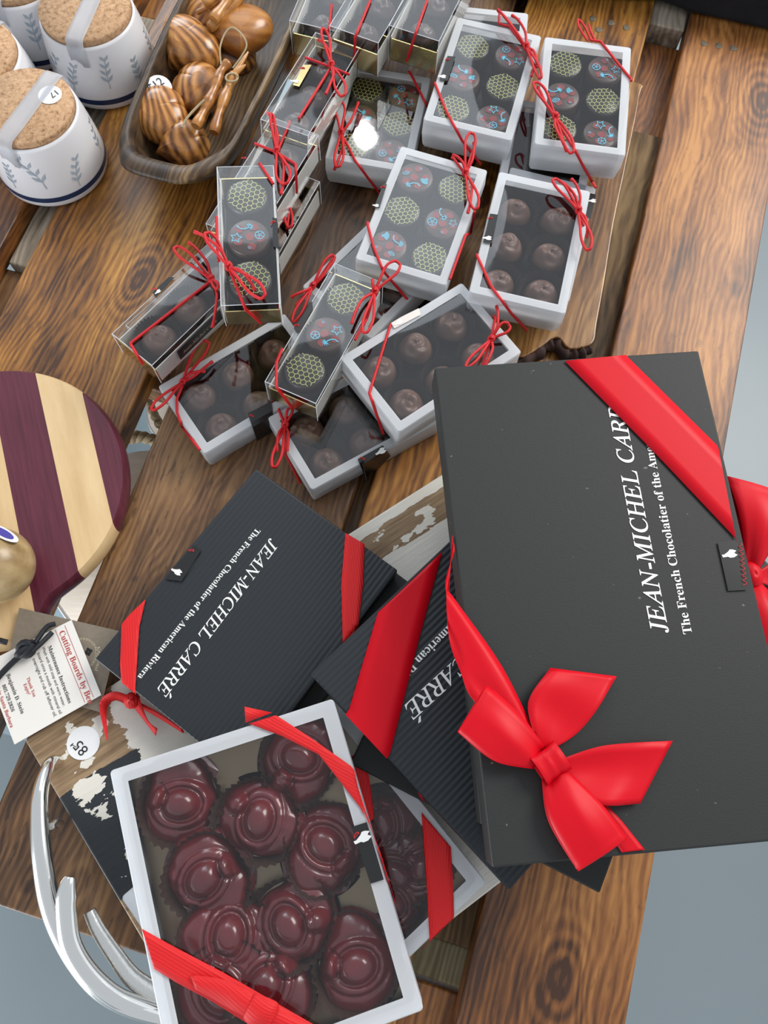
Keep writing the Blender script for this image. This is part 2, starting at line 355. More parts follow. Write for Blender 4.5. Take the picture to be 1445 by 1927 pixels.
SERIF_I = 'i'; SERIF_B = 'b'
def mathtext(s, kind):
    r = ''
    for ch in s:
        if kind == 'i' and 'A' <= ch <= 'Z': r += chr(0x1D434+ord(ch)-65)
        elif kind == 'i' and 'a' <= ch <= 'z': r += chr(0x210E) if ch == 'h' else chr(0x1D44E+ord(ch)-97)
        elif kind == 'b' and 'A' <= ch <= 'Z': r += chr(0x1D400+ord(ch)-65)
        elif kind == 'b' and 'a' <= ch <= 'z': r += chr(0x1D41A+ord(ch)-97)
        elif kind == 'b' and '0' <= ch <= '9': r += chr(0x1D7CE+ord(ch)-48)
        else: r += ch
    return r
_tc = {}
def textmesh(s, kind, offset=0., accent=False):
    key = (s, kind, offset, accent)
    if key in _tc: return _tc[key]
    c = bpy.data.curves.new('t', 'FONT'); c.body = mathtext(s, kind); c.size = 1; c.offset = offset; c.resolution_u = 3
    o = bpy.data.objects.new('t', c); C.objects.link(o); bpy.context.view_layer.update()
    me = bpy.data.meshes.new_from_object(o.evaluated_get(bpy.context.evaluated_depsgraph_get()))
    bpy.data.objects.remove(o); vs = [Vector(v.co) for v in me.vertices]; fs = [tuple(p.vertices) for p in me.polygons]
    x0 = min(v.x for v in vs); x1 = max(v.x for v in vs); vs = [v-Vector((x0, 0, 0)) for v in vs]
    if accent:
        xe = x1-x0-.36; n = len(vs); vs += [Vector((xe, .76, 0)), Vector((xe+.10, .76, 0)), Vector((xe+.30, .93, 0)), Vector((xe+.16, .95, 0))]; fs.append((n, n+1, n+2, n+3))
    _tc[key] = (vs, fs, x1-x0); bpy.data.meshes.remove(me); return _tc[key]
def write(mb, s, kind, p0, p1, z, mi=0, offset=0., accent=False, height=None):
    vs, fs, w = textmesh(s, kind, offset, accent)
    a = Vector((p0[0], p0[1], 0)); d = Vector((p1[0], p1[1], 0))-a; sc = d.length/w; d.normalize(); u = Vector((-d.y, d.x, 0)); sy = height or sc
    mb.add([a+d*v.x*sc+u*v.y*sy+Vector((0, 0, z)) for v in vs], fs, mi, False)

# ---------------------------------------------------------------- floor, table
mb = MB(); mb.box(-4, 4, -3, 4.5, -.80, -.75); tag(mb.build('floor', 'floor_paint'), None, kind='structure')
U = Vector((math.cos(math.radians(73)), math.sin(math.radians(73)), 0)); V = Vector((U.y, -U.x, 0))
TM = Matrix.Rotation(math.radians(73), 4, 'Z')   # local x = along planks, local -y = V
table = empty('slatted_table', TM, 'stained orange-brown slatted wood table of wide planks with gaps', 'table')
def slab(name, mat, u0, u1, v0, v1, z0, z1, bev=.002, skew=(0, 0, 0, 0)):
    m = MB(); pts = [(u0/100, -v0/100-skew[0]/100), (u0/100, -v1/100-skew[1]/100), (u1/100, -v1/100-skew[2]/100), (u1/100, -v0/100-skew[3]/100)]
    m.poly([pts[0], pts[1], pts[2], pts[3]], z0, z1); o = m.build(name, mat, table, bevel=bev)
    return o
slab('plank', 'red_wood', -15.5, 80, -62, -42, -.022, 0)
slab('plank', 'stained_wood', -15.5, 82, -39.2, -25.6, -.022, 0)
slab('plank', 'brown_wood', -15.5, 82, -23, -6.7, -.022, 0)
slab('plank', 'stained_wood', -15.5, 82, -5.6, 6.4, -.022, 0)
P4 = slab('plank', 'red_wood', -42, 86, 10.05, 20.4, -.022, 0)
slab('rough_board', 'rough_grey_wood', 30.2, 60, -41.6, -38.4, -.042, -.012)
slab('brace', 'brown_wood', 23, 30.2, -62, 18, -.048, -.0225)
slab('brace', 'red_wood', 61, 73.5, -62, 18, -.048, -.0225)
slab('brace', 'beige_wood', -12.1, -9.6, -6, 20, -.040, -.0225)
slab('brace', 'red_wood', -24, -12.4, -4, 20, -.044, -.0225)
slab('rough_board', 'rough_dark_wood', -9.7, 22.6, 3, 10.4, -.046, -.0225)
slab('rough_board', 'brown_wood', -9.7, 22.6, -8, -3, -.046, -.0225)
slab('rough_board', 'brown_wood', 30.4, 80, -8, -3, -.046, -.0225)
slab('rough_board', 'rough_dark_wood', 30.4, 60.8, 7.0, 10.2, -.030, -.010)
slab('rough_board', 'rough_grey_wood', 73.6, 79, 6.3, 9.9, -.030, -.004)
for p in ((1115, 35), (1150, 43), (1178, 52), (1127, 56), (1325, 82), (1352, 86), (1380, 91)):
    w = TM.inverted() @ at(*p, 0); m = MB()
    m.lathe([(.0036, -.001), (.0036, .0002), (.0028, .0005), (0, .0003)], 14, fl=lambda t, r, z: 1+.1*math.sin(3*t)); o = m.build('nail_head', 'nail_head', table); o.location = (w.x, w.y, 0)
for (u, v) in ((-10, -55), (-10, 15), (72, 15), (72, -55)):
    slab('leg', 'brown_wood', u, u+7, v, v+7, -.75, -.048)

# lower shelf with pale cloth and wood slices seen through the gap
m = MB(); m.box(-.08, .86, -.02, .47, -.262, -.25); o = m.build('lower_shelf', 'pale_blue_shelf'); o.matrix_world = TM
tag(o, 'pale blue shelf lying under the table, seen through the plank gap', 'shelf')
def wood_slice(px, edge_px, label):
    c = at(*px, -.21); r = (at(*edge_px, -.21)-c).length
    o = empty('wood_slice', Matrix.Translation((c.x, c.y, -.25)), label, 'wood slice', 'wood slices on the lower shelf')
    a = MB(); a.lathe([(0, .0), (r*.98, .0), (r, .004), (r, .034), (r*.985, .038)], 64, fl=lambda t, rr, z: 1+.01*math.sin(5*t)+.008*math.sin(11*t)); a.build('rim', 'paper_white', o)
    b_ = MB(); b_.lathe([(0, .038), (r*.955, .038), (r*.955, .0400), (0.0, .0402)], 64, fl=lambda t, rr, z: 1+.01*math.sin(5*t)+.008*math.sin(11*t)); b_.build('face', 'slice_wood', o)
wood_slice((275, 1025), (273, 845), 'pale wood slice under the table, below the round striped board')
wood_slice((372, 762), (272, 762), 'pale wood slice under the table with twine, left of the lowest frosted box')
wood_slice((590, 300), (490, 225), 'pale wood slice under the table, seen right of the dough bowl')
for nm, pts, lb in (('twine', [(205, 838), (235, 828), (262, 822), (295, 831), (330, 850)], 'frayed twine crossing the gap above the large pale wood slice'),
                    ('twine', [(272, 735), (283, 765), (298, 795), (318, 825)], 'twine hanging down the gap beside the left frosted box'),
                    ('twine', [(500, 133), (520, 132), (540, 136), (556, 144), (580, 160)], 'twine crossing the gap between dough bowl and clear boxes')):
    m = MB(); P = smooth([at(*p, -.175) for p in pts], 8)
    for k in range(2):
        m.tube([p+Vector((0, .0035*math.sin(i*.9+k*math.pi), .0035*math.cos(i*.9+k*math.pi))) for i, p in enumerate(P)], .0035, 6)
    tag(m.build(nm, 'twine'), lb, 'twine', 'twine seen through the plank gap')
# black object at the far right edge
m = MB(); a = at(930, -8, 0); b2 = at(1240, 8, 0); c2 = at(1300, 30, 0); d2 = at(1500, 75, 0)
m.poly([(a.x, a.y), (b2.x, b2.y), (c2.x, c2.y), (d2.x, d2.y), (d2.x+.05, d2.y+.25), (a.x-.02, a.y+.3)], .001, .05)
tag(m.build('black_tray', 'black_cloth', bevel=.006), 'black cloth-covered tray at the top right corner of the table', 'tray')

# live edge board under the frosted boxes
m = MB(); pts = []
for (u, v) in ((64, 6.3), (62.5, 7.0), (55, 7.3), (48, 7.5), (42, 7.9), (38, 8.1), (36.2, 8.2), (35.4, 7.4), (35.0, 6.4), (35.7, 5.2), (34.2, 4.0), (33.0, 2.6), (34.5, .5), (37, -2), (44, -3), (52, -3.4), (60, -3), (63.5, -2)):
    pts.append((u/100, -v/100))
pts = [tuple(p[:2]) for p in smooth([(*p, 0) for p in pts], 4, True)]
le = m; m.poly(pts[::-1], .001, .012); o = m.build('live_edge_board', 'live_edge_wood', bevel=.002); o.matrix_world = TM
tag(o, 'glossy live-edge wood board lying under the right-hand frosted boxes', 'board')
m = MB()
bp = [(36.0, 8.0), (35.2, 7.3), (34.8, 6.3), (35.5, 5.1), (34.0, 3.9), (32.8, 2.5), (34.3, .5)]
B_ = smooth([(u/100, -v/100, .005) for u, v in bp], 6); rr = [.0055+.0018*math.sin(i*1.7)+.001*math.sin(i*4.1) for i in range(len(B_))]; rr[0] = rr[-1] = .002
m.tube(B_, rr, 8); m.build('bark_edge', 'bark', o)

# ---------------------------------------------------------------- boxes
class Box:
    def __init__(s, x, y, ztop, yaw, w, l, h, pitch=0, roll=0):
        s.w, s.l, s.h = w, l, h
        R = Euler((math.radians(roll), math.radians(pitch), 0), 'XYZ').to_matrix().to_4x4()
        s.M = Matrix.Translation((x, y, ztop)) @ Matrix.Rotation(math.radians(yaw), 4, 'Z') @ R @ Matrix.Translation((0, 0, -h))
        s.Mi = s.M.inverted(); s.co = s.Mi @ CAMP
    def hit(s, px, py, off=.0008, dz=0.):
        d = s.Mi.to_3x3() @ ray(px, py); o = s.co; zt = s.h+off+dz
        t = (zt-o.z)/d.z; p = o+d*t
        if dz > 0: return p
        W2, L2 = s.w/2+off, s.l/2+off
        if abs(p.x) <= W2 and abs(p.y) <= L2: return p
        best = None
        for ax, lim in ((0, W2), (1, L2)):
            for sg in (1, -1):
                if sg*(o[ax]) <= lim: continue
                t = (sg*lim-o[ax])/d[ax]; q = o+d*t
                oth = 1-ax; ol = (L2 if ax == 0 else W2)
                if t > 0 and abs(q[oth]) <= ol+.002 and -.004 <= q.z <= zt:
                    best = q
        if best is not None: return best
        return Vector((max(-W2, min(W2, p.x)), max(-L2, min(L2, p.y)), zt)) if (abs(p.x) < W2+.012 and abs(p.y) < L2+.012) else p
def sample(px, n=10):
    out = []
    for i in range(len(px)-1):
        for j in range(n): t = j/n; out.append((px[i][0]*(1-t)+px[i+1][0]*t, px[i][1]*(1-t)+px[i+1][1]*t))
    out.append(tuple(px[-1])); return out
def cords(B, root, lines, knot=None, loops=(), tails=(), r=.00108):
    os_ = []
    for ln in lines:
        m = MB(); P = [B.hit(*p, off=r) for p in sample(ln, 14)]
        Q = [P[0]]
        for p in P[1:]:
            if (p-Q[-1]).length > .0004: Q.append(p)
        m.tube(Q, r, 7); os_.append(m.build('elastic_cord', 'red_cord', root))
    o = os_[0]
    if knot:
        k = B.hit(*knot, off=r); k = Vector((k.x, k.y, max(k.z, B.h)+.0012)); b_ = MB()
        for tx, ty, wd in loops:
            e = B.hit(tx, ty, dz=.006); d = e-k; d.z = 0; n = Vector((-d.y, d.x, 0)).normalized()*wd*.01
            P = smooth([k, k+d*.3+n*.45+Vector((0, 0, .004)), k+d*.72+n*.95+Vector((0, 0, .007)), k+d*.97+n*.5+Vector((0, 0, .007)), k+d+Vector((0, 0, .006)), k+d*.97-n*.5+Vector((0, 0, .0055)),
                        k+d*.72-n*.85+Vector((0, 0, .005)), k+d*.3-n*.35+Vector((0, 0, .003)), k], 6)
            b_.tube(P, r, 7)
        for i, (tx, ty) in enumerate(tails):
            e = B.hit(tx, ty, dz=.004); d = e-k; n = Vector((-d.y, d.x, 0))*(.10 if i % 2 else -.10)
            P = smooth([k, k+d*.35+n+Vector((0, 0, .003)), k+d*.75+n*.6+Vector((0, 0, .003)), Vector((e.x, e.y, k.z+.003))], 6); b_.tube(P, [r]*(len(P)-3)+[r*1.25]*3, 7)
        # knot: two wraps
        for a in (0, 1.2):
            b_.tube([k+Vector((.0017*math.cos(t+a), .0021*math.sin(t), .0012+.0014*math.sin(t*1+a))) for t in [i*.6 for i in range(11)]], r*1.15, 7)
        b_.build('bow', 'red_cord', o)
    return o
def seal(B, root, quad, emblem=None, mat='label_black', off=.0012, red=True, name='seal_sticker', size=.005):
    m = MB(); n = 6
    rows = [[B.hit(*(np.array(quad[0])*(1-a)*(1-b_)+np.array(quad[1])*a*(1-b_)+np.array(quad[2])*a*b_+np.array(quad[3])*(1-a)*b_), off=off) for a in [i/n for i in range(n+1)]] for b_ in [j/n for j in range(n+1)]]
    m.grid(rows, 0, smooth=False); o = m.build(name, mat, root, thick=.0002)
    if emblem:
        c = B.hit(*emblem, off=off+.0004); q0 = B.hit(*quad[0], off=off+.0004); q3 = B.hit(*quad[3], off=off+.0004)
        d = (q3-q0); d.z = 0; d.normalize(); u = Vector((-d.y, d.x, 0)); e = MB()
        sh = [(-1., .12), (-.92, .42), (-.35, .38), (-.1, .52), (.35, .5), (.8, .25), (.45, 0), (.75, -.25), (.3, -.42), (0, -.42), (-.2, -.2), (-.7, .1)]
        e.add([c+(u*a+d*b_)*size for a, b_ in sh], [tuple(range(len(sh)))], 0, False); e.build('emblem', 'white_ink' if mat != 'label_cream' else 'paper_white', o)
    if red:
        e = MB(); a = B.hit(*(np.array(quad[0])*.85+np.array(quad[2])*.15), off=off+.0004)
        P = [a+Vector((.0014*math.cos(t)*(1+.1*t), .0012*math.sin(t*1.3), 0)) for t in [i*.5 for i in range(12)]]
        e.tube(P, .00025, 5); e.build('red_lettering', 'label_red', o)
    return o
def ribbon(B, root, L, R, mat, name='ribbon', off=.001, thick=.00035, n=14):
    a = sample(L, n); b_ = sample(R, n); rows = []
    for p, q in zip(a, b_):
        rows.append([B.hit(p[0]*(1-t)+q[0]*t, p[1]*(1-t)+q[1]*t, off=off) for t in (0, .25, .5, .75, 1)])
    m = MB(); m.grid(rows); return m.build(name, mat, root, thick=thick)
def resamp(P, n):
    P = smooth(P, 12); d = [0]
    for a, b_ in zip(P, P[1:]): d.append(d[-1]+(b_-a).length)
    out = []; k = 0
    for i in range(n+1):
        t = d[-1]*i/n
        while k < len(d)-2 and d[k+1] < t: k += 1
        f = (t-d[k])/max(1e-9, d[k+1]-d[k]); out.append(P[k].lerp(P[k+1], min(1, f)))
    return out
def bow_loop(mb, L, Rr, hz, n=18, low=.001):
    """ribbon loop: out along edges L and Rr (bulging up by hz), folded over and back underneath"""
    L = resamp(L, n); Rr = resamp(Rr, n); rows = []; T = (0, .15, .3, .45, .6, .75, .9, 1)
    for i in range(n+1):
        f = i/n; z = hz*(math.sin(min(1., f*1.05)*math.pi*.80)**.7)
        rows.append([L[i].lerp(Rr[i], t)+Vector((0, 0, z*(.7+.45*math.sin(t*math.pi))-.0022*math.exp(-(f*4))*math.sin(t*math.pi*2)-.0016*math.sin(t*math.pi*3)*(1-f)*f*2)) for t in T])
    te = rows[-1]; side = ((L[-1]+Rr[-1])/2-(L[0]+Rr[0])/2).normalized(); zl = min(L[0].z, Rr[0].z)+low-.002
    for i in range(1, 6):
        th = i/6*math.pi
        rows.append([Vector((p.x, p.y, (p.z+zl)/2+(p.z-zl)/2*math.cos(th)))+Vector((side.x, side.y, 0))*math.sin(th)*.0012 for p in te])
    for i in range(n, -1, -1): rows.append([Vector((*(L[i].lerp(Rr[i], t).xy), zl)) for t in T])
    mb.grid(rows)
def bow_tail(mb, L, Rr, amp=.003, n=18, ph=0.):
    L = resamp(L, n); Rr = resamp(Rr, n); rows = []
    for i in range(n+1):
        f = i/n
        rows.append([L[i].lerp(Rr[i], t)+Vector((0, 0, amp*math.sin(f*math.pi)*(.6+.5*math.cos(t*math.pi*1.6+ph))+amp*.45*math.sin(f*8+t*2.5+ph)*f*(1-f)*2+.0004)) for t in (0, .15, .3, .45, .6, .75, .9, 1)])
    mb.grid(rows)

# --- chocolates -------------------------------------------------
def swirl_field(r, a, R, H):
    q = min(1, r/R); z = .88*H*(1-q**2.2)**.46 if q < 1 else 0
    z += .0011*math.sin(2*a+q*9)*(1-q)*q*3 + .0006*math.exp(-(q/.3)**2)+.0010*math.sin(a+q*5)*math.exp(-((q-.3)/.2)**2) + .0009*math.sin(a*3-q*14)*math.exp(-((q-.45)/.25)**2)
    return z
def field_mesh(name, mat, f, R, nr=14, na=40, base=0.):
    m = MB(); rows = []
    for i in range(nr+1):
        q = math.sin(i/nr*math.pi/2)
        rows.append([(q*R*math.cos(a), q*R*math.sin(a), base+f(q*R, a)) for a in [2*math.pi*k/na for k in range(na)]])
    m.grid(rows, 0, True); m.add(rows[-1], [tuple(range(na))[::-1]], 0, False); return m.mesh(name, mat)
TRF = [field_mesh('truffle', 'milk_chocolate', lambda r, a, s=s: swirl_field(r, a+s, .0140, .0190)*(1+.06*math.sin(a*2+s)), .0140) for s in (0, 2.1, 4.2)]
TRB = [field_mesh('truffle', 'brown_chocolate', lambda r, a, s=s: swirl_field(r, a+s, .0140, .0190), .0140) for s in (0, 2.1)]
def disc_mesh(mat):
    m = MB(); m.lathe([(0, 0), (.0135, 0), (.0145, .002), (.0146, .0175), (.0141, .0187), (.0132, .0192), (0, .0193)], 40); return m.mesh('chocolate', mat)
DHC = disc_mesh('dark_chocolate'); DRB = disc_mesh('brown_chocolate')
def cup_mesh(R0, R1, h, fl=36, mat='paper_cup'):
    m = MB(); n = fl*4; rows = []
    for q in range(5):
        t = q/4; r = R0*(1-t)+R1*t
        rows.append([((r*(1+.028*t*math.cos(fl*a)))*math.cos(a), (r*(1+.028*t*math.cos(fl*a)))*math.sin(a), h*t+(.0009*math.cos(fl*a) if q == 4 else 0)) for a in [2*math.pi*k/n for k in range(n)]])
    m.grid(rows, 0, True); return m.mesh('paper_cup', mat)
CUP = cup_mesh(.0142, .0172, .0145)
def inR(p, R): return math.hypot(*p) < R
m = MB(); R_ = .0128; s_ = .00225; seg = set()
for i in range(-6, 7):
    for j in range(-6, 7):
        cx = s_*1.732*(i+j*.5); cy = s_*1.5*j
        for k in range(6):
            a = (cx+s_*math.sin(k*math.pi/3), cy+s_*math.cos(k*math.pi/3)); c = (cx+s_*math.sin((k+1)*math.pi/3), cy+s_*math.cos((k+1)*math.pi/3))
            mid = ((a[0]+c[0])/2, (a[1]+c[1])/2); key = (round(mid[0], 5), round(mid[1], 5))
            if key in seg or not (inR(a, R_) and inR(c, R_+.0012)): continue
            seg.add(key); m.line([a, c], .00036, .0197)
HC = m.mesh('honeycomb_print', 'honeycomb_ink')
def motif(m, kind, cx, cy, s, rot):
    def T(x, y): c, q = math.cos(rot), math.sin(rot); return (cx+s*(x*c-y*q), cy+s*(x*q+y*c))
    z = .0199
    if kind == 'palm':
        m.line([T(*p) for p in ((-.9, -.5), (-.4, -.55), (.0, -.3), (.25, .1), (.35, .5))], s*.16, z, 0)
        for k in range(7):
            a = -.6+k*.62; m.flat([T(.35+.12*math.cos(a+1.5), .5+.12*math.sin(a+1.5)), T(.35-.12*math.cos(a+1.5), .5-.12*math.sin(a+1.5)), T(.35+.62*math.cos(a), .5+.55*math.sin(a))], z, 0)
    if kind == 'shell':
        for k in range(9):
            a = .45+k*.28; m.flat([T(0, -.55), T(.95*math.cos(a-.10), -.1+.8*math.sin(a-.10)), T(1.0*math.cos(a), -.1+.86*math.sin(a)), T(.95*math.cos(a+.10), -.1+.8*math.sin(a+.10))], z, 0)
        m.flat([T(-.35, -.65), T(.35, -.65), T(.2, -.4), T(-.2, -.4)], z, 0)
    if kind == 'star':
        P = []
        for k in range(10): r = 1 if k % 2 == 0 else .45; P.append(T(r*math.sin(k*math.pi/5), r*math.cos(k*math.pi/5)))
        m.line(P, s*.13, z, 0, True)
    if kind == 'leaf':
        P = [T(.9*math.cos(t)*(.8+.2*math.cos(t)), .42*math.sin(t)) for t in [k*math.pi/8 for k in range(16)]]; m.line(P, s*.12, z, 0, True)
        m.line([T(-.6, 0), T(.9, .05)], s*.10, z, 0); m.line([T(.0, -.3), T(.25, .3)], s*.08, z, 0); m.line([T(-.3, -.28), T(-.05, .33)], s*.08, z, 0)
    if kind == 'dot':
        m.line([T(.9*math.cos(t), .9*math.sin(t)) for t in [k*math.pi/5 for k in range(10)]], s*.16, z, 0, True)
        for k in range(5): m.line([T(0, 0), T(.7*math.cos(k*1.257), .7*math.sin(k*1.257))], s*.13, z, 0)
    if kind == 'blob':
        m.flat([T((1+.13*math.sin(5*t))*math.cos(t), (1+.1*math.cos(4*t))*math.sin(t)) for t in [k*math.pi/9 for k in range(18)]], .0196, 1)
TOI = []
for v in range(4):
    m = MB(); rng = random.Random(20+v); k0 = v*.9
    for q in range(5):
        a = k0+q*1.3; motif(m, 'blob', .0085*math.cos(a), .0085*math.sin(a), .0030, a)
    motif(m, 'blob', .0005, .0008, .0032, 1)
    motif(m, 'palm', .0074*math.cos(k0+2.1), .0074*math.sin(k0+2.1), .0056, k0*.4)
    motif(m, ('shell', 'star', 'leaf', 'dot')[v], .0086*math.cos(k0+3.5), .0086*math.sin(k0+3.5), .0042, k0)
    motif(m, ('leaf', 'dot', 'shell', 'star')[v], .0078*math.cos(k0+.3), .0078*math.sin(k0+.3), .0036, k0+1)
    motif(m, 'dot', .0095*math.cos(k0+5), .0095*math.sin(k0+5), .0012, 0)
    TOI.append(m.mesh('seaside_print', ['blue_ink', 'red_ink']))
def link(name, me, parent=None):
    o = bpy.data.objects.new(name, me); C.objects.link(o); o.parent = parent; return o
_used = set()
def screen(p):
    q = _R.T@(np.array(p)-np.array([0, 0, CAMZ])); return _c+FPX*q[:2]/q[2]
def sector(B, p, coarse):
    c = screen(B.M@Vector((0, 0, B.h))); q = screen(p); d = q-c
    if np.hypot(*d) < 9: return 'middle'
    a = math.degrees(math.atan2(-d[1], d[0])) % 360
    names = ['right', 'upper right', 'top', 'upper left', 'left', 'lower left', 'bottom', 'lower right'] if not coarse else None
    return names[int((a+22.5)//45) % 8]
def fill(B, spec, where, kinds='', pad=.005, zs=1.):
    """spec: rows from the +y end; each row a string of t (truffle) b (brown truffle) h (honeycomb) r (seaside print)"""
    nr = len(spec); i = 0; seen = set()
    pos = []
    for j, row in enumerate(spec):
        for k, ch in enumerate(row):
            x = 0 if len(row) == 1 else (-.232+.464*k)*B.w; y = (B.l*.30)*(1-j)
            pos.append((ch, x, y))
    for ch, x, y in pos:
        M = B.M @ Matrix.Translation((x, y, pad)) @ Matrix.Rotation(random.random()*6.28, 4, 'Z')
        if zs != 1.: M = M @ Matrix.Diagonal((1, 1, zs, 1))
        wp = M.translation; sec = sector(B, wp, False)
        while sec in seen: sec = 'far '+sec if 'far' not in sec else 'outer '+sec
        seen.add(sec); where_s = ('in the middle of ' if sec == 'middle' else 'at %s in ' % sec if sec in ('top', 'bottom') else 'at the %s of ' % sec)+where
        if ch in 'tb':
            o = link('truffle', random.choice(TRF if ch == 't' else TRB)); tag(o, ('milk chocolate truffle ' if ch == 't' else 'dark truffle ')+where_s, 'chocolate', 'chocolates in '+where)
        else:
            o = link('printed_chocolate', DHC if ch == 'h' else DRB); tag(o, ('honeycomb-printed chocolate ' if ch == 'h' else 'blue-and-red printed chocolate ')+where_s, 'chocolate', 'chocolates in '+where)
            c = link('honeycomb_print' if ch == 'h' else 'seaside_print', HC if ch == 'h' else TOI[i % 4], o); i += 1
        o.matrix_world = M; link('paper_cup', CUP, o)
def rounded(w, l, r, n=4):
    P = []
    for cx, cy, a0 in ((w/2-r, l/2-r, 0), (-w/2+r, l/2-r, 90), (-w/2+r, -l/2+r, 180), (w/2-r, -l/2+r, 270)):
        for k in range(n+1): a = math.radians(a0+90*k/n); P.append((cx+r*math.cos(a), cy+r*math.sin(a)))
    return P
def warp_grid(m, x0, x1, y0, y1, z, amp, nx=14, ny=20, seed=0):
    rg = random.Random(seed); ph = [rg.random()*6 for _ in range(6)]
    rows = [[(x0+(x1-x0)*i/nx, y0+(y1-y0)*j/ny, z+amp*(math.sin(3.1*i/nx+ph[0]+2*math.sin(2.3*j/ny+ph[1]))+.5*math.sin(5*j/ny+ph[2]+1.5*math.sin(4*i/nx+ph[3])))*math.sin(math.pi*i/nx)**.5*math.sin(math.pi*j/ny)**.5) for i in range(nx+1)] for j in range(ny+1)]
    m.grid(rows)
def frosted_box(B, label, fw=.0068, mat='frosted_plastic', floor='black_card', group='frosted sleeve chocolate boxes', seed=0, fwl=None, amp=.00022, win='clear_window'):
    root = empty('chocolate_box', B.M, label, 'box', group); w, l, h = B.w, B.l, B.h; t = .0009; fwl = fwl or fw
    o_ = MB(); rows = []
    for z, g in ((0, -.0016), (.003, -.0006), (h*.5, .0004), (h*.85, .0), (h-.0006, .0), (h, -.0006)):
        rows.append([(x, y, z) for x, y in rounded(w+2*g, l+2*g, .0022)])
    o_.grid(rows, 0, True)
    O = rounded(w-.0012, l-.0012, .0022); I = rounded(w-2*fw, l-2*fwl, .0006)
    o_.grid([[(x, y, h) for x, y in O], [(x, y, h) for x, y in I], [(x, y, h-.0008) for x, y in I]], 0, True, False)
    o_.build('sleeve', mat, root)
    p = MB(); p.box(-w/2+.0035, w/2-.0035, -l/2+.0035, l/2-.0035, .0006, .004); p.build('tray_floor', floor, root)
    q = MB(); t2 = .0035
    q.grid([[(x, y, .004) for x, y in rounded(w-2*t2, l-2*t2, .003)], [(x, y, h*.66) for x, y in rounded(w-2*t2+.001, l-2*t2+.001, .003)]], 0, True); q.build('tray_wall', 'grey_card', root)
    g = MB(); warp_grid(g, -w/2+fw*.9, w/2-fw*.9, -l/2+fwl*.9, l/2-fwl*.9, h-.0009, amp, seed=seed); g.build('window', win, root)
    return root
def clear_box(B, label, group='clear long chocolate boxes', seed=0, strip=True):
    root = empty('clear_chocolate_box', B.M, label, 'box', group); w, l, h = B.w, B.l, B.h
    s = MB(); P = rounded(w, l, .0008, 2)
    s.grid([[(x, y, .0003) for x, y in P], [(x, y, h-.0004) for x, y in P]], 0, True, False)
    warp_grid(s, -w/2, w/2, -l/2, l/2, h-.0004, .0002, 10, 20, seed); s.build('clear_sleeve', 'clear_plastic', root)
    e = MB()   # crisp folded edges of the plastic
    for a, b_ in (((-1, -1), (1, -1)), ((1, -1), (1, 1)), ((1, 1), (-1, 1)), ((-1, 1), (-1, -1))):
        e.tube([(a[0]*w/2, a[1]*l/2, h-.0003), (b_[0]*w/2, b_[1]*l/2, h-.0003)], .00028, 5)
    for a in ((-1, -1), (1, -1), (1, 1), (-1, 1)): e.tube([(a[0]*w/2, a[1]*l/2, .001), (a[0]*w/2, a[1]*l/2, h)], .00025, 5)
    e.build('sleeve_edges', 'frosted_plastic', root)
    f = MB(); k = .0012; th = .0008; hh = h*.62
    f.box(-w/2+k, w/2-k, -l/2+k, -l/2+k+th, .0006, hh); f.box(-w/2+k, w/2-k, l/2-k-th, l/2-k, .0006, hh); f.box(-w/2+k, w/2-k, -l/2+k, l/2-k, .0006, .0014); f.build('foil_tray', 'gold_foil', root)
    f = MB(); 
    for sg in (-1, 1): f.box(sg*(w/2-k)-th/2, sg*(w/2-k)+th/2, -l/2+k+th, l/2-k-th, .0014, h*.66)
    f.build('side_card', 'white_card', root)
    f = MB(); f.box(-w/2+.0022, w/2-.0022, -l/2+.0035, l/2-.0035, .0015, .0035)
    f.build('tray_pad', 'black_card', root)
    return root

A = (.073, .114, .028); BB = (.040, .112, .028)
S_ = {}
def AB(x, y, z, yaw, p=0, r=0, dims=A, h=None): return Box(x, y, z, yaw, dims[0], dims[1], h or dims[2], p, r)
# frosted boxes, bottom of each pile first
B = AB(.1054, .600, .031, -6.9); R = frosted_box(B, 'frosted box at the back, half hidden behind the two upper right boxes', seed=1)
cords(B, R, [[(868, -20), (866, 20)]])
B = AB(.151, .480, .040, -12); R = frosted_box(B, 'frosted box lowest in the gap between the two upper right boxes', seed=2)
B = AB(.1394, .4056, .040, -16.1); R = frosted_box(B, 'frosted box lying under the right-hand box of round truffles', seed=3)
seal(B, R, [(1103, 362), (1121, 366), (1116, 412), (1099, 408)], (1115, 377), size=.004)
B = Box(.0106, .5269, .034, -11.2, .073, .105, .028); R = frosted_box(B, 'frosted window box with bright lamp reflection, left of the upper pair', seed=4, amp=.00006)
fill(B, ['hr', 'rh', 'hr'], 'the frosted box with the lamp reflection')
cords(B, R, [[(768, 130), (804, 200)], [(642, 253), (655, 275), (668, 302), (714, 364)]], (642, 253), [(640, 194, .45), (636, 316, .42)], [(674, 194), (629, 320)])
B = AB(.0133, .3791, .030, -41); R = frosted_box(B, 'frosted truffle box poking out left below the central printed box', seed=5)
fill(B, ['tt', 'tt', 'tt'], 'the frosted box under the central printed box')
cords(B, R, [[(589, 541), (628, 484)], [(589, 541), (572, 556), (556, 575)]], (589, 541), [(628, 484, .3), (553, 606, .35)], [(626, 492), (548, 560)])
B = Box(-.0930, .2765, .028, -55.5, .068, .114, .028); R = frosted_box(B, 'lower left frosted box of truffles under the clear boxes', seed=6)
fill(B, ['tt', 'tt', 'tt'], 'the lower left frosted box')
cords(B, R, [[(345, 721), (333, 750), (333, 775), (342, 802), (376, 847)]], (345, 721), [(390, 645, .45), (288, 773, .4)], [(400, 681), (386, 700)])
seal(B, R, [(466, 778), (511, 755), (517, 809), (484, 830)], None)
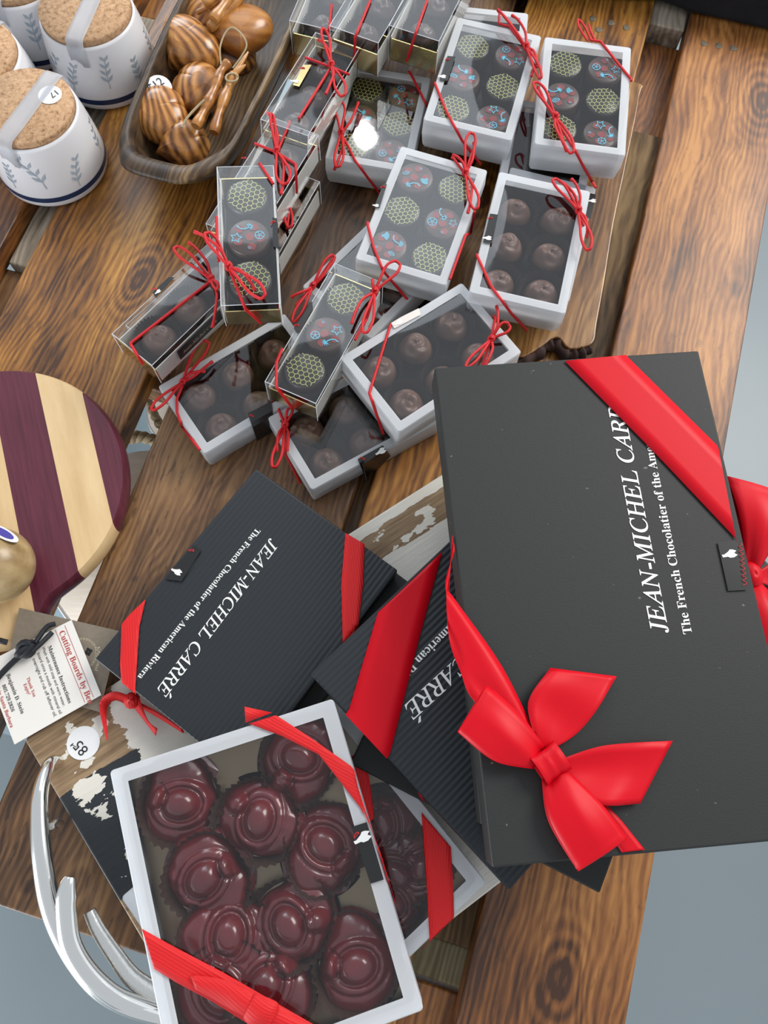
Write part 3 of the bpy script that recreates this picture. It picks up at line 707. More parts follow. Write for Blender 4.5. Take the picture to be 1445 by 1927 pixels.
B = Box(-.0086, .2460, .028, -59.5, .068, .114, .028); R = frosted_box(B, 'lowest frosted box of truffles, nearest the ribbed black box', seed=7)
fill(B, ['tt', 'tt', 'tt'], 'the lowest frosted box')
cords(B, R, [[(518, 755), (537, 802)], [(537, 802), (537, 854), (567, 913)]], (537, 802), [(516, 880, .38), (549, 770, .2)], [(522, 850), (540, 850)])
seal(B, R, [(673, 864), (720, 838), (735, 858), (690, 905)], (717, 848))
B = AB(.0978, .5429, .0615, -16., dims=(.0745, .117, .029)); R = frosted_box(B, 'upper frosted box with honeycomb and printed chocolates, left of the pair', seed=8)
fill(B, ['hr', 'rh', 'hr'], 'the left box of the upper pair')
cords(B, R, [[(818, 156), (840, 210), (869, 264), (904, 309)], [(936, 19), (989, 91)], [(989, 91), (1017, 148)]], (989, 91), [(937, 22, .12), (1016, 150, .22)], [(963, 30), (1010, 128)])
seal(B, R, [(842, 105), (857, 107), (842, 152), (827, 151)], (833, 143), size=.004)
B = AB(.1776, .5166, .0700, -8.4); R = frosted_box(B, 'upper right frosted box with printed chocolates and a white paper flap', seed=9)
fill(B, ['hr', 'rh', 'hr'], 'the right box of the upper pair')
cords(B, R, [[(1112, 74), (1130, 78), (1165, 122), (1191, 153)], [(1044, 223), (1078, 276), (1100, 318), (1121, 353)]], (1044, 223), [(1006, 158, .5), (1075, 290, .35)], [(1066, 286), (1012, 165)])
m = MB(); a = [Vector((B.w/2+.0004, .012, .028)), Vector((B.w/2+.0040, .010, .014)), Vector((B.w/2+.0042, -.012, .012)), Vector((B.w/2+.0004, -.022, .010)), Vector((B.w/2+.0004, -.018, .018))]
m.add(a, [(0, 1, 2, 3, 4)], 0, False); m.build('paper_flap', 'tag_paper', R, thick=.0003)
m = MB()
m.tube(smooth([B.hit(1112, 74), B.hit(1100, 50, dz=.002), B.hit(1088, 37, dz=.002), B.hit(1090, 52, dz=.002), B.hit(1105, 76)], 6), .00095, 7); m.tube(smooth([B.hit(1120, 76), B.hit(1112, 60, dz=.002), B.hit(1108, 46, dz=.002)], 6), .00095, 7)
m.build('cord_end', 'red_cord', R)
B = AB(.1252, .3754, .0690, -14.5); R = frosted_box(B, 'right-hand frosted box of six round truffles on live-edge board', seed=10)
fill(B, ['tt', 'tt', 'tt'], 'the right-hand frosted box')
cords(B, R, [[(896, 478), (925, 540), (962, 590), (992, 622)], [(1087, 399), (1098, 425)]], (1087, 399), [(1041, 340, .45), (1106, 472, .4)], [(1075, 338), (1103, 448), (1052, 342)])
seal(B, R, [(922, 402), (937, 404), (926, 458), (909, 456)], (918, 447), size=.004)
B = AB(.0439, .4065, .0600, -18.8); R = frosted_box(B, 'central frosted box with three honeycomb and three printed chocolates', seed=11)
fill(B, ['rh', 'hr', 'rh'], 'the central printed box')
cords(B, R, [[(690, 417), (703, 465), (721, 510), (768, 565)], [(850, 293), (875, 328)], [(893, 398), (880, 470), (862, 530)]], (875, 328), [(888, 254, .45), (895, 395, .4)], [(852, 293), (880, 402), (891, 270)])
seal(B, R, [(722, 345), (728, 347), (714, 392), (703, 390)], (708, 386), size=.003)
B = Box(.0476, .2833, .0580, -54.2, .073, .114, .028, .9, -1.6); R = frosted_box(B, 'tilted frosted box of truffles in front, touching the large black box', seed=12)
fill(B, ['tt', 'tt', 'tt'], 'the tilted front frosted box')
cords(B, R, [[(735, 610), (715, 675), (695, 740), (721, 816)], [(934, 590), (923, 641), (907, 692)]], (923, 641), [(957, 614, .4), (878, 692, .3)], [(934, 577), (912, 690)])
seal(B, R, [(735, 606), (788, 580), (792, 592), (742, 618)], (750, 606), mat='label_cream', red=False, size=.004)

# clear long boxes
B = Box(-.1330, .3480, .037, -42, *BB); R = clear_box(B, 'clear long box lying lowest under the two left clear boxes', seed=21)
B = Box(-.0800, .4130, .037, -24, *BB); R = clear_box(B, 'clear long box wedged under the bowed box beside the dough bowl', seed=22)
fill(B, ['t', 't', 't'], 'the wedged clear long box', zs=.9)
cords(B, R, [[(545, 368), (543, 400), (540, 430)]], (536, 372), [(546, 430, .35)], [])
B = Box(-.1332, .3252, .066, -39.6, *BB); R = clear_box(B, 'left clear long box of milk chocolates with black side label', seed=23)
fill(B, ['t', 't', 't'], 'the left clear long box', zs=.9)
cords(B, R, [[(398, 528), (320, 588), (245, 646), (268, 684)]], (398, 528), [(331, 468, .45), (410, 545, .2)], [(355, 457), (400, 617)])
seal(B, R, [(284, 547), (313, 521), (328, 522), (293, 559)], (297, 548), size=.003)
m = MB(); xx = B.w/2+.0004; m.add([(xx, -.034, .006), (xx, .012, .006), (xx, .012, .018), (xx, -.034, .018)], [(0, 1, 2, 3)], 0, False); q = m.build('side_label', 'label_black', R, thick=.0001)
m = MB(); vs, fs, wd = textmesh('Jean-Michel Carré', 'i'); sc = .036/wd; m.add([(xx+.0003, -.030+v.x*sc, .010+v.y*sc) for v in vs], fs, 0, False); m.build('lettering', 'ink_cream', q)
B = Box(-.0800, .4300, .070, -25, *BB); R = clear_box(B, 'clear long box with large red bow beside the dough bowl', seed=24)
fill(B, ['b', 'b', 't'], 'the bowed clear long box', zs=.95)
cords(B, R, [[(550, 218), (521, 287)], [(465, 264), (521, 287)], [(521, 287), (556, 309), (559, 363)]], (521, 287), [(537, 348, .6), (512, 218, .18)], [(502, 212), (529, 366)])
seal(B, R, [(445, 290), (462, 285), (455, 305), (440, 305)], None)
B = Box(-.0445, .5240, .072, -21.3, .040, .112, .028, 1.8, -5.9); R = clear_box(B, 'glaring clear long box leaning between dough bowl and frosted boxes', seed=25)
fill(B, ['b', 'b', 'b'], 'the glaring clear long box', zs=.85)
cords(B, R, [[(574, 108), (623, 126), (656, 140)], [(623, 126), (562, 223)]], (623, 126), [(609, 58, .35), (645, 183, .45)], [(599, 76), (613, 178)])
seal(B, R, [(571, 122), (586, 122), (563, 163), (551, 160)], (556, 152), size=.004, mat='gold_foil')
B = Box(-.0827, .3497, .1080, 4.5, .040, .112, .028, 2.1, 1.8); R = clear_box(B, 'topmost clear long box with honeycomb, shell print, honeycomb chocolates', seed=26)
fill(B, ['h', 'r', 'h'], 'the topmost clear long box')
cords(B, R, [[(403, 408), (412, 492)], [(488, 307), (514, 346)], [(431, 505), (462, 582), (491, 608)]], (431, 505), [(390, 441, .4), (496, 561, .5)], [(366, 437), (480, 547)])
seal(B, R, [(512, 409), (521, 411), (525, 470), (514, 463)], None)
B = Box(-.0299, .2970, .0680, -25.2, .040, .112, .028, -.3, -2.0); R = clear_box(B, 'clear long box with printed chocolates standing between lower frosted boxes', seed=27)
fill(B, ['h', 'r', 'h'], 'the clear box between the lower frosted boxes')
cords(B, R, [[(531, 656), (520, 683), (520, 728), (549, 767)], [(701, 528), (705, 552), (690, 600), (668, 640)]], (705, 552), [(749, 497, .5), (687, 628, .4)], [(662, 610), (701, 528)])
seal(B, R, [(553, 618), (587, 567), (589, 580), (560, 628)], None)
CB_ = (.0437, .112, .034)
B = Box(.0125, .6174, .080, -24.3, *CB_); R = clear_box(B, 'clear box at the top, left of the front pair, with oval glare', group='clear boxes stacked at the top', seed=28)
fill(B, ['b', 'b', 'b'], 'the top left clear box')
cords(B, R, [[(697, 0), (668, 70), (666, 124)]])
B = Box(.0598, .6204, .080, -21.9, *CB_); R = clear_box(B, 'clear box at the top, right of the front pair, showing gold foil', group='clear boxes stacked at the top', seed=29)
fill(B, ['b', 'b', 'b'], 'the top right clear box')
cords(B, R, [[(804, 0), (784, 57), (765, 115)]])
B = Box(-.0290, .6450, .066, -16, *CB_); R = clear_box(B, 'clear box at the top, leftmost and lower, behind the oval-glare box', group='clear boxes stacked at the top', seed=30)
fill(B, ['b', 'b', 'b'], 'the leftmost top clear box')
cords(B, R, [[(624, 8), (620, 50), (616, 66)]])
B = Box(.0250, .6950, .112, 73, .036, .112, .030); R = clear_box(B, 'clear box lying across the two top clear boxes, cut by photo edge', group='clear boxes stacked at the top', seed=31)

# ---------------------------------------------------------------- black gift boxes
def gift(B, label, mat, hl=.72):
    root = empty('gift_box', B.M, label, 'box', 'black gift boxes'); w, l, h = B.w, B.l, B.h
    m = MB(); m.box(-w/2, w/2, -l/2, l/2, h*(1-hl), h); m.build('lid', mat, root, bevel=.0012)
    m = MB(); m.box(-w/2+.0012, w/2-.0012, -l/2+.0012, l/2-.0012, 0, h*(1-hl)+.002); m.build('base', 'black_card', root, bevel=.0008)
    return root
def lettering(B, R, j0, j1, t0, t1, fat=.006):
    m = MB(); z = B.h+.0003
    write(m, 'JEAN-MICHEL CARRE', 'i', B.hit(*j0), B.hit(*j1), z, offset=fat, accent=True)
    write(m, 'The French Chocolatier of the American Riviera', 'b', B.hit(*t0), B.hit(*t1), z)
    m.build('lettering', 'white_ink', R)
# ribbed small box on the painted board
B = Box(-.0675, .0900, .031, -38.0, .125, .165, .0125); R = gift(B, 'thin black box mostly hidden under the small ribbed gift box', 'linen_card')
B = Box(-.0786, .0941, .046, -36.6, .125, .167, .0148); R = gift(B, 'small ribbed black gift box at the left, grosgrain ribbon on two corners', 'ribbed_card')
lettering(B, R, (508, 1012), (293, 1299), (482, 993), (258, 1273))
ribbon(B, R, [(229, 1170), (226, 1250), (232, 1330)], [(274, 1128), (262, 1180), (253, 1320)], 'grosgrain_ribbon')
ribbon(B, R, [(650, 1003), (642, 1100), (645, 1215)], [(686, 1024), (683, 1100), (672, 1195)], 'grosgrain_ribbon')
m = MB(); zz = .02
def gp(x, y, z=.0): return B.Mi @ at(x, y, .022+z)
def rib_strip(L, Rr): m.grid([[l_.lerp(r_, t) for t in (0, .5, 1)] for l_, r_ in zip(smooth(L, 6), smooth(Rr, 6))])
rib_strip([gp(240, 1308, .006), gp(212, 1302, .010), (gp(187, 1325, .004)), gp(200, 1392, .0)], [gp(236, 1325, .0), gp(216, 1318, .002), gp(201, 1335, .0), gp(203, 1392, .004)])
rib_strip([gp(240, 1318, .004), gp(263, 1345, .002), gp(293, 1385, .003)], [gp(262, 1312, .007), gp(278, 1355, .006), gp(296, 1371, .006)])
rib_strip([gp(250, 1316, .006), gp(290, 1336, .003), gp(345, 1372, -.001)], [gp(252, 1325, .0), gp(290, 1346, -.001), gp(345, 1380, -.003)])
K = gp(248, 1318, .005); m.lathe([(0, -.004), (.004, -.003), (.0055, 0), (.004, .003), (0, .004)], 12); n0 = len(m.v)-60
m.v[n0:] = [tuple(Vector(v)+K) for v in m.v[n0:]]
m.build('ribbon_bow', 'grosgrain_ribbon', R, thick=.0003)
seal(B, R, [(364, 1026), (378, 1036), (341, 1094), (311, 1090)], (334, 1075), size=.0045)
# big flat box lowest under the pile
B = Box(.1170, .0655, .054, -26.5, .168, .235, .026); R = gift(B, 'black gift box lowest in the stack, corner poking out at the bottom', 'linen_card')
ribbon(B, R, [(745, 1400), (790, 1500)], [(765, 1440), (800, 1510)], 'satin_ribbon')
# ribbed larger box
B = Box(.1180, .0800, .080, -46.4, .1680, .262, .026); 
B0 = B
R = gift(B, 'larger ribbed black gift box with wide satin ribbon, under the biggest box', 'ribbed_card')
lettering(B, R, (1086, 1030), (757, 1331), (1052, 965), (722, 1298))
ribbon(B, R, [(711, 1153), (685, 1240), (657, 1334), (650, 1345)], [(832, 1038), (782, 1228), (734, 1418), (728, 1428)], 'satin_ribbon')
# box just beneath the top one, with the bow on its right side
B = Box(.1390, .1010, .1055, 3.2, .1675, .262, .0245); R = gift(B, 'black gift box directly beneath the biggest, red satin bow on its right', 'linen_card')
m = MB(); K = B.M.inverted() @ at(1410, 1085, .102); lp = lambda x, y, z: B.Mi @ at(x, y, z)
bow_loop(m, [lp(1400, 1072, .104), lp(1385, 1000, .104), lp(1360, 903, .103)], [lp(1425, 1075, .104), lp(1455, 1015, .102), lp(1500, 952, .100)], .012)
bow_loop(m, [lp(1400, 1094, .104), lp(1395, 1150, .104), lp(1408, 1232, .102)], [lp(1425, 1092, .100), lp(1460, 1150, .098), lp(1490, 1225, .096)], .011)
bow_tail(m, [lp(1425, 1075, .100), lp(1460, 1060, .095), lp(1530, 1070, .085)], [lp(1425, 1095, .100), lp(1460, 1110, .095), lp(1520, 1140, .085)], .002)
m.grid([[K+Vector((.0065*math.cos(a)*math.sin(b_), .0095*math.sin(a)*math.sin(b_), .002+.0065*math.cos(b_))) for a in [2*math.pi*k/16 for k in range(16)]] for b_ in [.03+i*(math.pi-.06)/9 for i in range(10)]], 0, True)
m.build('satin_bow', 'satin_ribbon', R, thick=.0003)
# the biggest box on top
B = Box(.1375, .0965, .1310, 4.4, .1690, .2870, .0250); R = gift(B, 'biggest linen-textured black gift box on top with red satin bow', 'linen_card', .9)
BIG = B
lettering(B, R, (1259, 1190), (1168, 735), (1303, 1192), (1204, 722), .008)
ribbon(B, R, [(1063, 679), (1065, 682), (1230, 850), (1384, 1013), (1386, 1020)], [(1178, 668), (1181, 672), (1265, 755), (1349, 838), (1352, 845)], 'satin_ribbon')
ribbon(B, R, [(1000, 1418), (1100, 1505), (1140, 1560), (1170, 1604)], [(1040, 1400), (1100, 1470), (1170, 1545), (1213, 1599)], 'satin_ribbon')
m = MB()
def tp(x, y, dz=.001): return B.hit(x, y, dz=dz) if dz > .0009 else B.hit(x, y)
L = [B.hit(826, 1040), tp(838, 1100, .001), tp(856, 1128, .002), tp(945, 1255, .006), tp(1012, 1392, .004)]
Rr = [B.hit(822, 1010), tp(843, 1180, .001), tp(868, 1268, .003), tp(893, 1320, .008), tp(990, 1412, .003)]
m.grid([[l_.lerp(r_, t)+Vector((0, 0, .0016*math.sin(t*math.pi*2))) for t in (0, .2, .4, .6, .8, 1)] for l_, r_ in zip(smooth(L, 6), smooth(Rr, 6))]); m.build('slack_ribbon', 'satin_ribbon', R, thick=.0003)
m = MB(); K = B.hit(1032, 1436, dz=.002)
H_ = lambda dz, *P: [B.hit(x, y, dz=dz) for x, y in P]
bow_loop(m, H_(.003, (1026, 1408), (975, 1345), (917, 1291)), H_(.003, (1003, 1447), (930, 1432), (864, 1380)), .0075)
bow_loop(m, H_(.003, (1020, 1466), (1032, 1545), (1084, 1634)), H_(.003, (1062, 1446), (1125, 1510), (1174, 1574)), .0075)
bow_tail(m, H_(.002, (1012, 1408), (990, 1325), (1035, 1257)), H_(.002, (1034, 1412), (1092, 1372), (1160, 1273)), .0045)
bow_tail(m, H_(.002, (1056, 1428), (1135, 1403), (1265, 1394)), H_(.002, (1064, 1470), (1120, 1512), (1204, 1512)), .0045, ph=1.)
o = m.build('satin_bow', 'satin_ribbon', R, thick=.0003)
m = MB(); p0 = B.hit(1010, 1452, dz=.003); p1 = B.hit(1056, 1420, dz=.003); ax = (p1-p0); ln = ax.length; ax.normalize(); sd = Vector((ax.y, -ax.x, 0)); cc = p0.lerp(p1, .5); rows = []
for i in range(9):
    t = i/8; rows.append([cc+ax*((t-.5)*ln*.98)+sd*(math.cos(a)*.0085*(1-.14*math.sin(t*math.pi)))+Vector((0, 0, .0045*math.sin(a)+.003+.0006*math.sin(t*18))) for a in [2*math.pi*k/16 for k in range(16)]])
m.grid(rows, 0, True); m.build('knot', 'satin_ribbon', o)
seal(B, R, [(1350, 1021), (1388, 1016), (1406, 1110), (1370, 1112)], (1374, 1041), mat='seal_gloss', off=.0009, red=False, size=.0052)
m = MB(); P = [B.hit(1393, 1022, dz=.0006).lerp(B.hit(1402, 1102, dz=.0006), t)+Vector((.0012*math.sin(t*55), .0, 0)) for t in [i/60 for i in range(61)]]; m.tube(P, .00022, 4); m.build('red_script', 'label_red', R)

# ---------------------------------------------------------------- red moulded chocolates box
def red_field(seed):
    rg = random.Random(seed); ph = rg.random()*6
    def f(r, a):
        x = r*math.cos(a); y = r*math.sin(a)
        R = .0235*(1+.10*math.cos(2*a)+.05*math.sin(3*a+ph)+.025*math.sin(8*a+ph)); q = min(1, r/R)
        z = .0125*(1-q**2.6)**.55 if q < 1 else 0
        if q >= 1: return 0
        g = 1-q**4
        # oval belly, rolled arms around it, round knob, pleats on the far side
        ex, ey = x+.0015, y+.001; e = math.hypot(ex/.0068, ey/.0092)
        z += .0052*math.exp(-e**4)*g
        z -= .0022*math.exp(-((e-1.25)/.16)**2)*g
        z += .0024*math.exp(-((e-1.62)/.22)**2)*(.6+.4*math.cos(a+ph))*g
        z -= .0014*math.exp(-((e-2.02)/.12)**2)*g
        kx, ky = .0150*math.cos(ph), .0150*math.sin(ph); d = math.hypot(x-kx, y-ky)
        z += .0066*math.exp(-(d/.0052)**4)*g-.0018*math.exp(-((d-.0070)/.0011)**2)*g
        z += .0010*math.sin(a*15+q*7)*max(0, -math.cos(a-ph))*max(0, q-.4)*1.8*g
        return z
    return f
REDS = [field_mesh('moulded_chocolate', 'red_chocolate', red_field(s), .0262, 56, 96) for s in (3, 8, 15)]
m = MB(); rows = []
for q in range(6):
    t = q/5; rows.append([((.0205+.0040*t)*(1+.035*t*math.cos(34*a)+.05*math.sin(3*a+1)*t)*math.cos(a), (.0205+.0040*t)*(1+.035*t*math.cos(34*a)+.05*math.sin(3*a+1)*t)*math.sin(a), .011*t+(.0018*math.sin(5*a)+.0009*math.cos(34*a))*t*t) for a in [2*math.pi*k/104 for k in range(104)]])
m.grid(rows, 0, True); RCUP = m.mesh('paper_cup', 'crumpled_cup')
B = Box(-.0370, -.0741, .050, -50.1, .136, .172, .030); R = frosted_box(B, 'frosted box of red chocolates underneath, turned right under the front one', .0088, group='frosted boxes of red chocolates', seed=41, floor='dark_gold_foil', amp=.0012, win='clear_lid')
B2 = B
ribbon(B, R, [(793, 1529), (802, 1650), (810, 1803), (812, 1815)], [(848, 1594), (852, 1650), (855, 1738), (850, 1760)], 'grosgrain_ribbon')
ribbon(B, R, [(655, 1420), (668, 1500), (680, 1560)], [(688, 1427), (697, 1480), (704, 1540)], 'grosgrain_ribbon')
for px, rz in (((750, 1520), 1), ((800, 1620), 3), ((745, 1640), 2), ((770, 1750), 5), ((690, 1560), 4)):
    p = B.hit(*px, dz=-.018+.0001) if False else B.Mi @ at(*px, .030); M = B.M @ Matrix.Translation((p.x, p.y, .0045)) @ Matrix.Rotation(rz, 4, 'Z') @ Matrix.Diagonal((.9, .9, .9, 1))
    p.x = max(-B.w/2+.026, min(B.w/2-.026, p.x)); p.y = max(-B.l/2+.026, min(B.l/2-.026, p.y)); M.translation = B.M@Vector((p.x, p.y, .0045))
    q = link('moulded_chocolate', REDS[rz % 3]); q.matrix_world = M; link('paper_cup', RCUP, q)
    tag(q, 'glossy red moulded chocolate in the underneath box, %s its ribbon' % {(750, 1520): 'above', (800, 1620): 'behind', (745, 1640): 'left of', (770, 1750): 'lower left of', (690, 1560): 'far left of'}[px], 'chocolate', 'red chocolates in the underneath box')
B = Box(-.0596, -.0669, .083, 17.3, .136, .172, .030); R = frosted_box(B, 'frosted window box of red chocolates in front, grosgrain ribbon on corners', .0088, group='frosted boxes of red chocolates', seed=40, floor='dark_gold_foil', amp=.0010, win='clear_lid')
RC = [((325, 1492), 1, 'at the upper left'), ((482, 1544), 2, 'large, right of the upper left one'), ((628, 1594), 3, 'beside the black sticker'), ((384, 1655), 4, 'at the middle left'), ((546, 1742), 5, 'at the centre, low'),
      ((698, 1812), 6, 'at the lower right'), ((418, 1775), 7, 'just above the lower ribbon'), ((578, 1412), 8, 'at the top under the upper ribbon'), ((500, 1868), 9, 'low, below the ribbon knot'), ((345, 1890), 10, 'at the lower left corner')]
for px, rz, lb in RC:
    p = B.Mi @ at(*px, .075); p.x = max(-B.w/2+.030, min(B.w/2-.030, p.x)); p.y = max(-B.l/2+.027, min(B.l/2-.027, p.y))
    M = B.M @ Matrix.Translation((p.x, p.y, .0045)) @ Matrix.Rotation(rz*1.3, 4, 'Z') @ Euler((.12*math.sin(rz*2), .12*math.cos(rz*3), 0)).to_matrix().to_4x4() @ Matrix.Diagonal((1.10, 1.02, .90, 1))
    q = link('moulded_chocolate', REDS[rz % 3]); q.matrix_world = M; link('paper_cup', RCUP, q)
    tag(q, 'glossy red moulded chocolate in the front box, '+lb, 'chocolate', 'red chocolates in the front box')
ribbon(B, R, [(461, 1359), (530, 1385), (600, 1420), (678, 1520), (685, 1535)], [(500, 1338), (511, 1340), (590, 1392), (661, 1442), (667, 1450)], 'grosgrain_ribbon')
ribbon(B, R, [(661, 1442), (712, 1600), (743, 1695)], [(680, 1515), (722, 1620), (745, 1705)], 'grosgrain_ribbon', name='side_ribbon')
m = MB(); m.grid([[B.hit(460, 1329, dz=.003), B.hit(461, 1330, dz=.003)], [B.hit(462, 1360, dz=.001), B.hit(512, 1341, dz=.001)]]); m.build('ribbon_end', 'grosgrain_ribbon', R, thick=.0003)
ribbon(B, R, [(267, 1748), (330, 1783), (420, 1830), (620, 1945)], [(290, 1823), (330, 1848), (400, 1885), (560, 1985)], 'grosgrain_ribbon', name='lower_ribbon')
m = MB(); L = [B.hit(358, 1835, dz=.002), B.hit(420, 1843, dz=.004), B.hit(480, 1870, dz=.006), B.hit(527, 1895, dz=.003)]; Rr = [B.hit(368, 1862, dz=.002), B.hit(410, 1885, dz=.003), B.hit(458, 1912, dz=.006), B.hit(505, 1935, dz=.003)]
m.grid([[l_.lerp(r_, t) for t in (0, .5, 1)] for l_, r_ in zip(smooth(L, 5), smooth(Rr, 5))])
L = [B.hit(480, 1868, dz=.007), B.hit(520, 1885, dz=.008), B.hit(525, 1900, dz=.006)]; Rr = [B.hit(458, 1915, dz=.006), B.hit(470, 1930, dz=.007), B.hit(500, 1945, dz=.005)]
m.grid([[l_.lerp(r_, t) for t in (0, .5, 1)] for l_, r_ in zip(smooth(L, 5), smooth(Rr, 5))])
L = [B.hit(520, 1888, dz=.005), B.hit(560, 1915, dz=.004), B.hit(600, 1935, dz=.002)]; Rr = [B.hit(500, 1935, dz=.005), B.hit(540, 1950, dz=.004), B.hit(580, 1965, dz=.002)]
m.grid([[l_.lerp(r_, t) for t in (0, .5, 1)] for l_, r_ in zip(smooth(L, 5), smooth(Rr, 5))])
m.build('ribbon_knot', 'grosgrain_ribbon', R, thick=.0003)
seal(B, R, [(662, 1556), (690, 1547), (722, 1655), (697, 1663)], (683, 1574), size=.006)

# ---------------------------------------------------------------- painted board with antler handle
ang = math.atan2(.555, .832); PM = Matrix.Translation((-.229, .014, 0)) @ Matrix.Rotation(ang, 4, 'Z')
root = empty('serving_board', PM, 'flaked white and black painted wood serving board with antler handle', 'board')
m = MB(); m.poly([(0, 0), (.012, -.249), (.455, -.250), (.44, 0)][::-1], .0008, .018); m.build('board', 'painted_board', root, bevel=.0015)
PI_ = PM.inverted()
m = MB(); c = PI_ @ at(157, 1398, .018); m.add([(c.x+.0110*math.cos(a), c.y+.0110*math.sin(a), .0184) for a in [k*.2618 for k in range(24)]], [tuple(range(24))], 0, False); st_ = m.build('price_sticker', 'paper_white', root, thick=.0002)
m = MB(); write(m, "85'", '', PI_ @ at(168, 1410, .018), PI_ @ at(148, 1388, .018), .0187); m.line([PI_ @ at(137, 1402, .018), PI_ @ at(145, 1406, .018)], .0004, .0187); m.build('lettering', 'ink_black', st_)
def apx(l): return [PI_ @ at(x, y, z) for x, y, z in l]
ant = MB()
P = smooth(apx([(108, 1434, .020), (92, 1440, .036), (76, 1490, .046), (74, 1550, .048), (80, 1620, .048), (92, 1690, .046), (112, 1750, .044), (145, 1810, .040), (190, 1862, .036), (250, 1895, .032), (330, 1915, .026)]), 6)
n_ = len(P); ant.tube(P, [(.0042+.0042*math.sin(min(1, i/n_*1.6)*math.pi*.6), .0032+.003*math.sin(min(1, i/n_*1.6)*math.pi*.6)) for i in range(n_)], 14)
P = smooth(apx([(133, 1650, .060), (126, 1675, .060), (125, 1720, .056), (135, 1780, .050), (170, 1835, .044), (225, 1880, .038), (300, 1905, .030)]), 6)
n_ = len(P); ant.tube(P, [(.0032+.0028*min(1, i/8), .0028+.002*min(1, i/8)) for i in range(n_)], 14)
o = ant.build('antler_handle', 'silver', root)
ant = MB(); P = smooth(apx([(168, 1714, .044), (185, 1750, .042), (215, 1795, .038), (250, 1840, .034), (300, 1872, .030), (350, 1890, .026)]), 6)
ant.tube(P, [(.0036+.0034*i/len(P), .0032+.002*i/len(P)) for i in range(len(P))], 14)
ant.build('antler_tine', 'ribbed_silver', o); ant = MB(); ant.tube(smooth(apx([(96, 1555, .044), (106, 1545, .032), (115, 1550, .016)]), 5), .0022, 10); 
ant.build('strut', 'ribbed_silver', o)

# ---------------------------------------------------------------- round striped cutting board
c = Vector((-.276, .194, 0)); d = (at(147, 1085, .02)-at(60, 683, .02)).normalized(); CA = math.atan2(d.y, d.x)+math.pi/2   # local x across stripes, local -y toward lower end
CM = Matrix.Translation((c.x, c.y, .0008)) @ Matrix.Rotation(CA, 4, 'Z'); CI = CM.inverted()
xs = [(CI @ at(*p, .02)).x for p in ((60, 683), (0, 805), (60, 1137), (161, 758), (210, 980))]
lines_ = [(CI @ at(33, 996, .02)).x, (CI @ at(147, 1085, .02)).x, (CI @ at(210, 980, .02)).x]
el = STRIPES.color_ramp.elements
for e, v in zip(el, [-.12, lines_[0]-.062, lines_[0]-.032, 0, 0]): e.position = max(0, (v+.12)/.24)
vals = [(-.12, 0), (lines_[0]-.035, 1) if False else (-.119, 0), (lines_[0], 1), (lines_[1], 0), (lines_[2], 1)]
for e, (v, q) in zip(el, vals): e.position = max(0, min(1, (v+.12)/.24)); e.color = (q, q, q, 1)
m = MB(); pts = []; r = .0973
hd = CI @ at(-8, 1165, .02); ha = math.atan2(hd.y, hd.x)
for k in range(96):
    a = 2*math.pi*k/96; da = (a-ha+math.pi) % (2*math.pi)-math.pi
    rr = r+.024*math.exp(-(da/.30)**4); pts.append((rr*math.cos(a), rr*math.sin(a)))
m.grid([[(x*s, y*s, z) for x, y in pts] for s, z in ((.97, 0), (.99, .003), (1., .007), (1., .0125), (.992, .0165), (.975, .019))], 0, True); m.add([(x*.975, y*.975, .019) for x, y in pts], [tuple(range(96))], 0, False)
o = m.build('cutting_board', 'striped_board'); o.matrix_world = CM; tag(o, 'round cutting board striped in purple and pale maple wood', 'cutting board')
# turned wooden ball standing on it
c = at(-12, 1064, .046); root = empty('wooden_ball', Matrix.Translation((c.x, c.y, .020)), 'pale turned wooden ball with oval sticker on the cutting board', 'ornament')
m = MB(); m.lathe([(0, 0)]+[(.0265*math.sin(t)*(1 if t < 1.6 else 1), .026-.026*math.cos(t)) for t in [i*.16 for i in range(2, 19)]]+[(0, .052)], 40); m.build('ball', 'turned_wood', root)
m = MB(); q = Vector((.011, .018, .041)); nrm = Vector((.40, .66, .60)).normalized(); t1 = nrm.cross(Vector((0, 0, 1))).normalized(); t2 = nrm.cross(t1)
def dsc(mb, a, bq, off, mi): mb.add([Vector((0, 0, .026))+nrm*(.0268+off)+t1*(a*math.cos(k*.3142))+t2*(bq*math.sin(k*.3142))-nrm*.0008*(1 if a > .006 else 0) for k in range(20)], [tuple(range(20))], mi, False)
dsc(m, .0120, .0058, .0008, 0); s2 = m.build('oval_sticker', 'paper_white', root, thick=.0002); m = MB(); dsc(m, .0085, .0038, .0012, 0); m.build('sticker_print', 'ink_violet', s2)

# ---------------------------------------------------------------- tags
def card(name, px, z, mat, label, cat, th=.0007):
    P = [at(*p, z) for p in px]; c = sum(P, Vector())/len(P); Mx = Matrix.Translation(c); m = MB(); m.poly([((p-c).x, (p-c).y) for p in P][::-1], 0, th); o = m.build(name, mat); o.matrix_world = Mx; return tag(o, label, cat), c
o, c = card('kraft_card', [(37, 1144), (226, 1188), (188, 1340), (5, 1290)], .0235, 'kraft_card', 'brown card with round cream emblem under the white tag', 'card')
m = MB(); e = at(152, 1232, .0242)-c
for r_ in (.0112, .0103): m.line([(e.x+r_*math.cos(k*.1963), e.y+r_*math.sin(k*.1963)) for k in range(32)], .0004, .0009, 0, True)
for r_, w_ in ((.0026, .0007), (.0012, .0009)): m.line([(e.x+.0050+r_*math.cos(k*math.pi/2+.3), e.y+.002+r_*math.sin(k*math.pi/2+.3)) for k in range(4)], w_, .0009, 1, True)
write(m, 'Func', 'b', at(180, 1219, .0242)-c, at(187, 1242, .0242)-c, .0009); write(m, 'onal', 'b', at(184, 1244, .0242)-c, at(178, 1262, .0242)-c, .0009)
m.build('emblem', ['ink_cream', 'ink_black'], o)
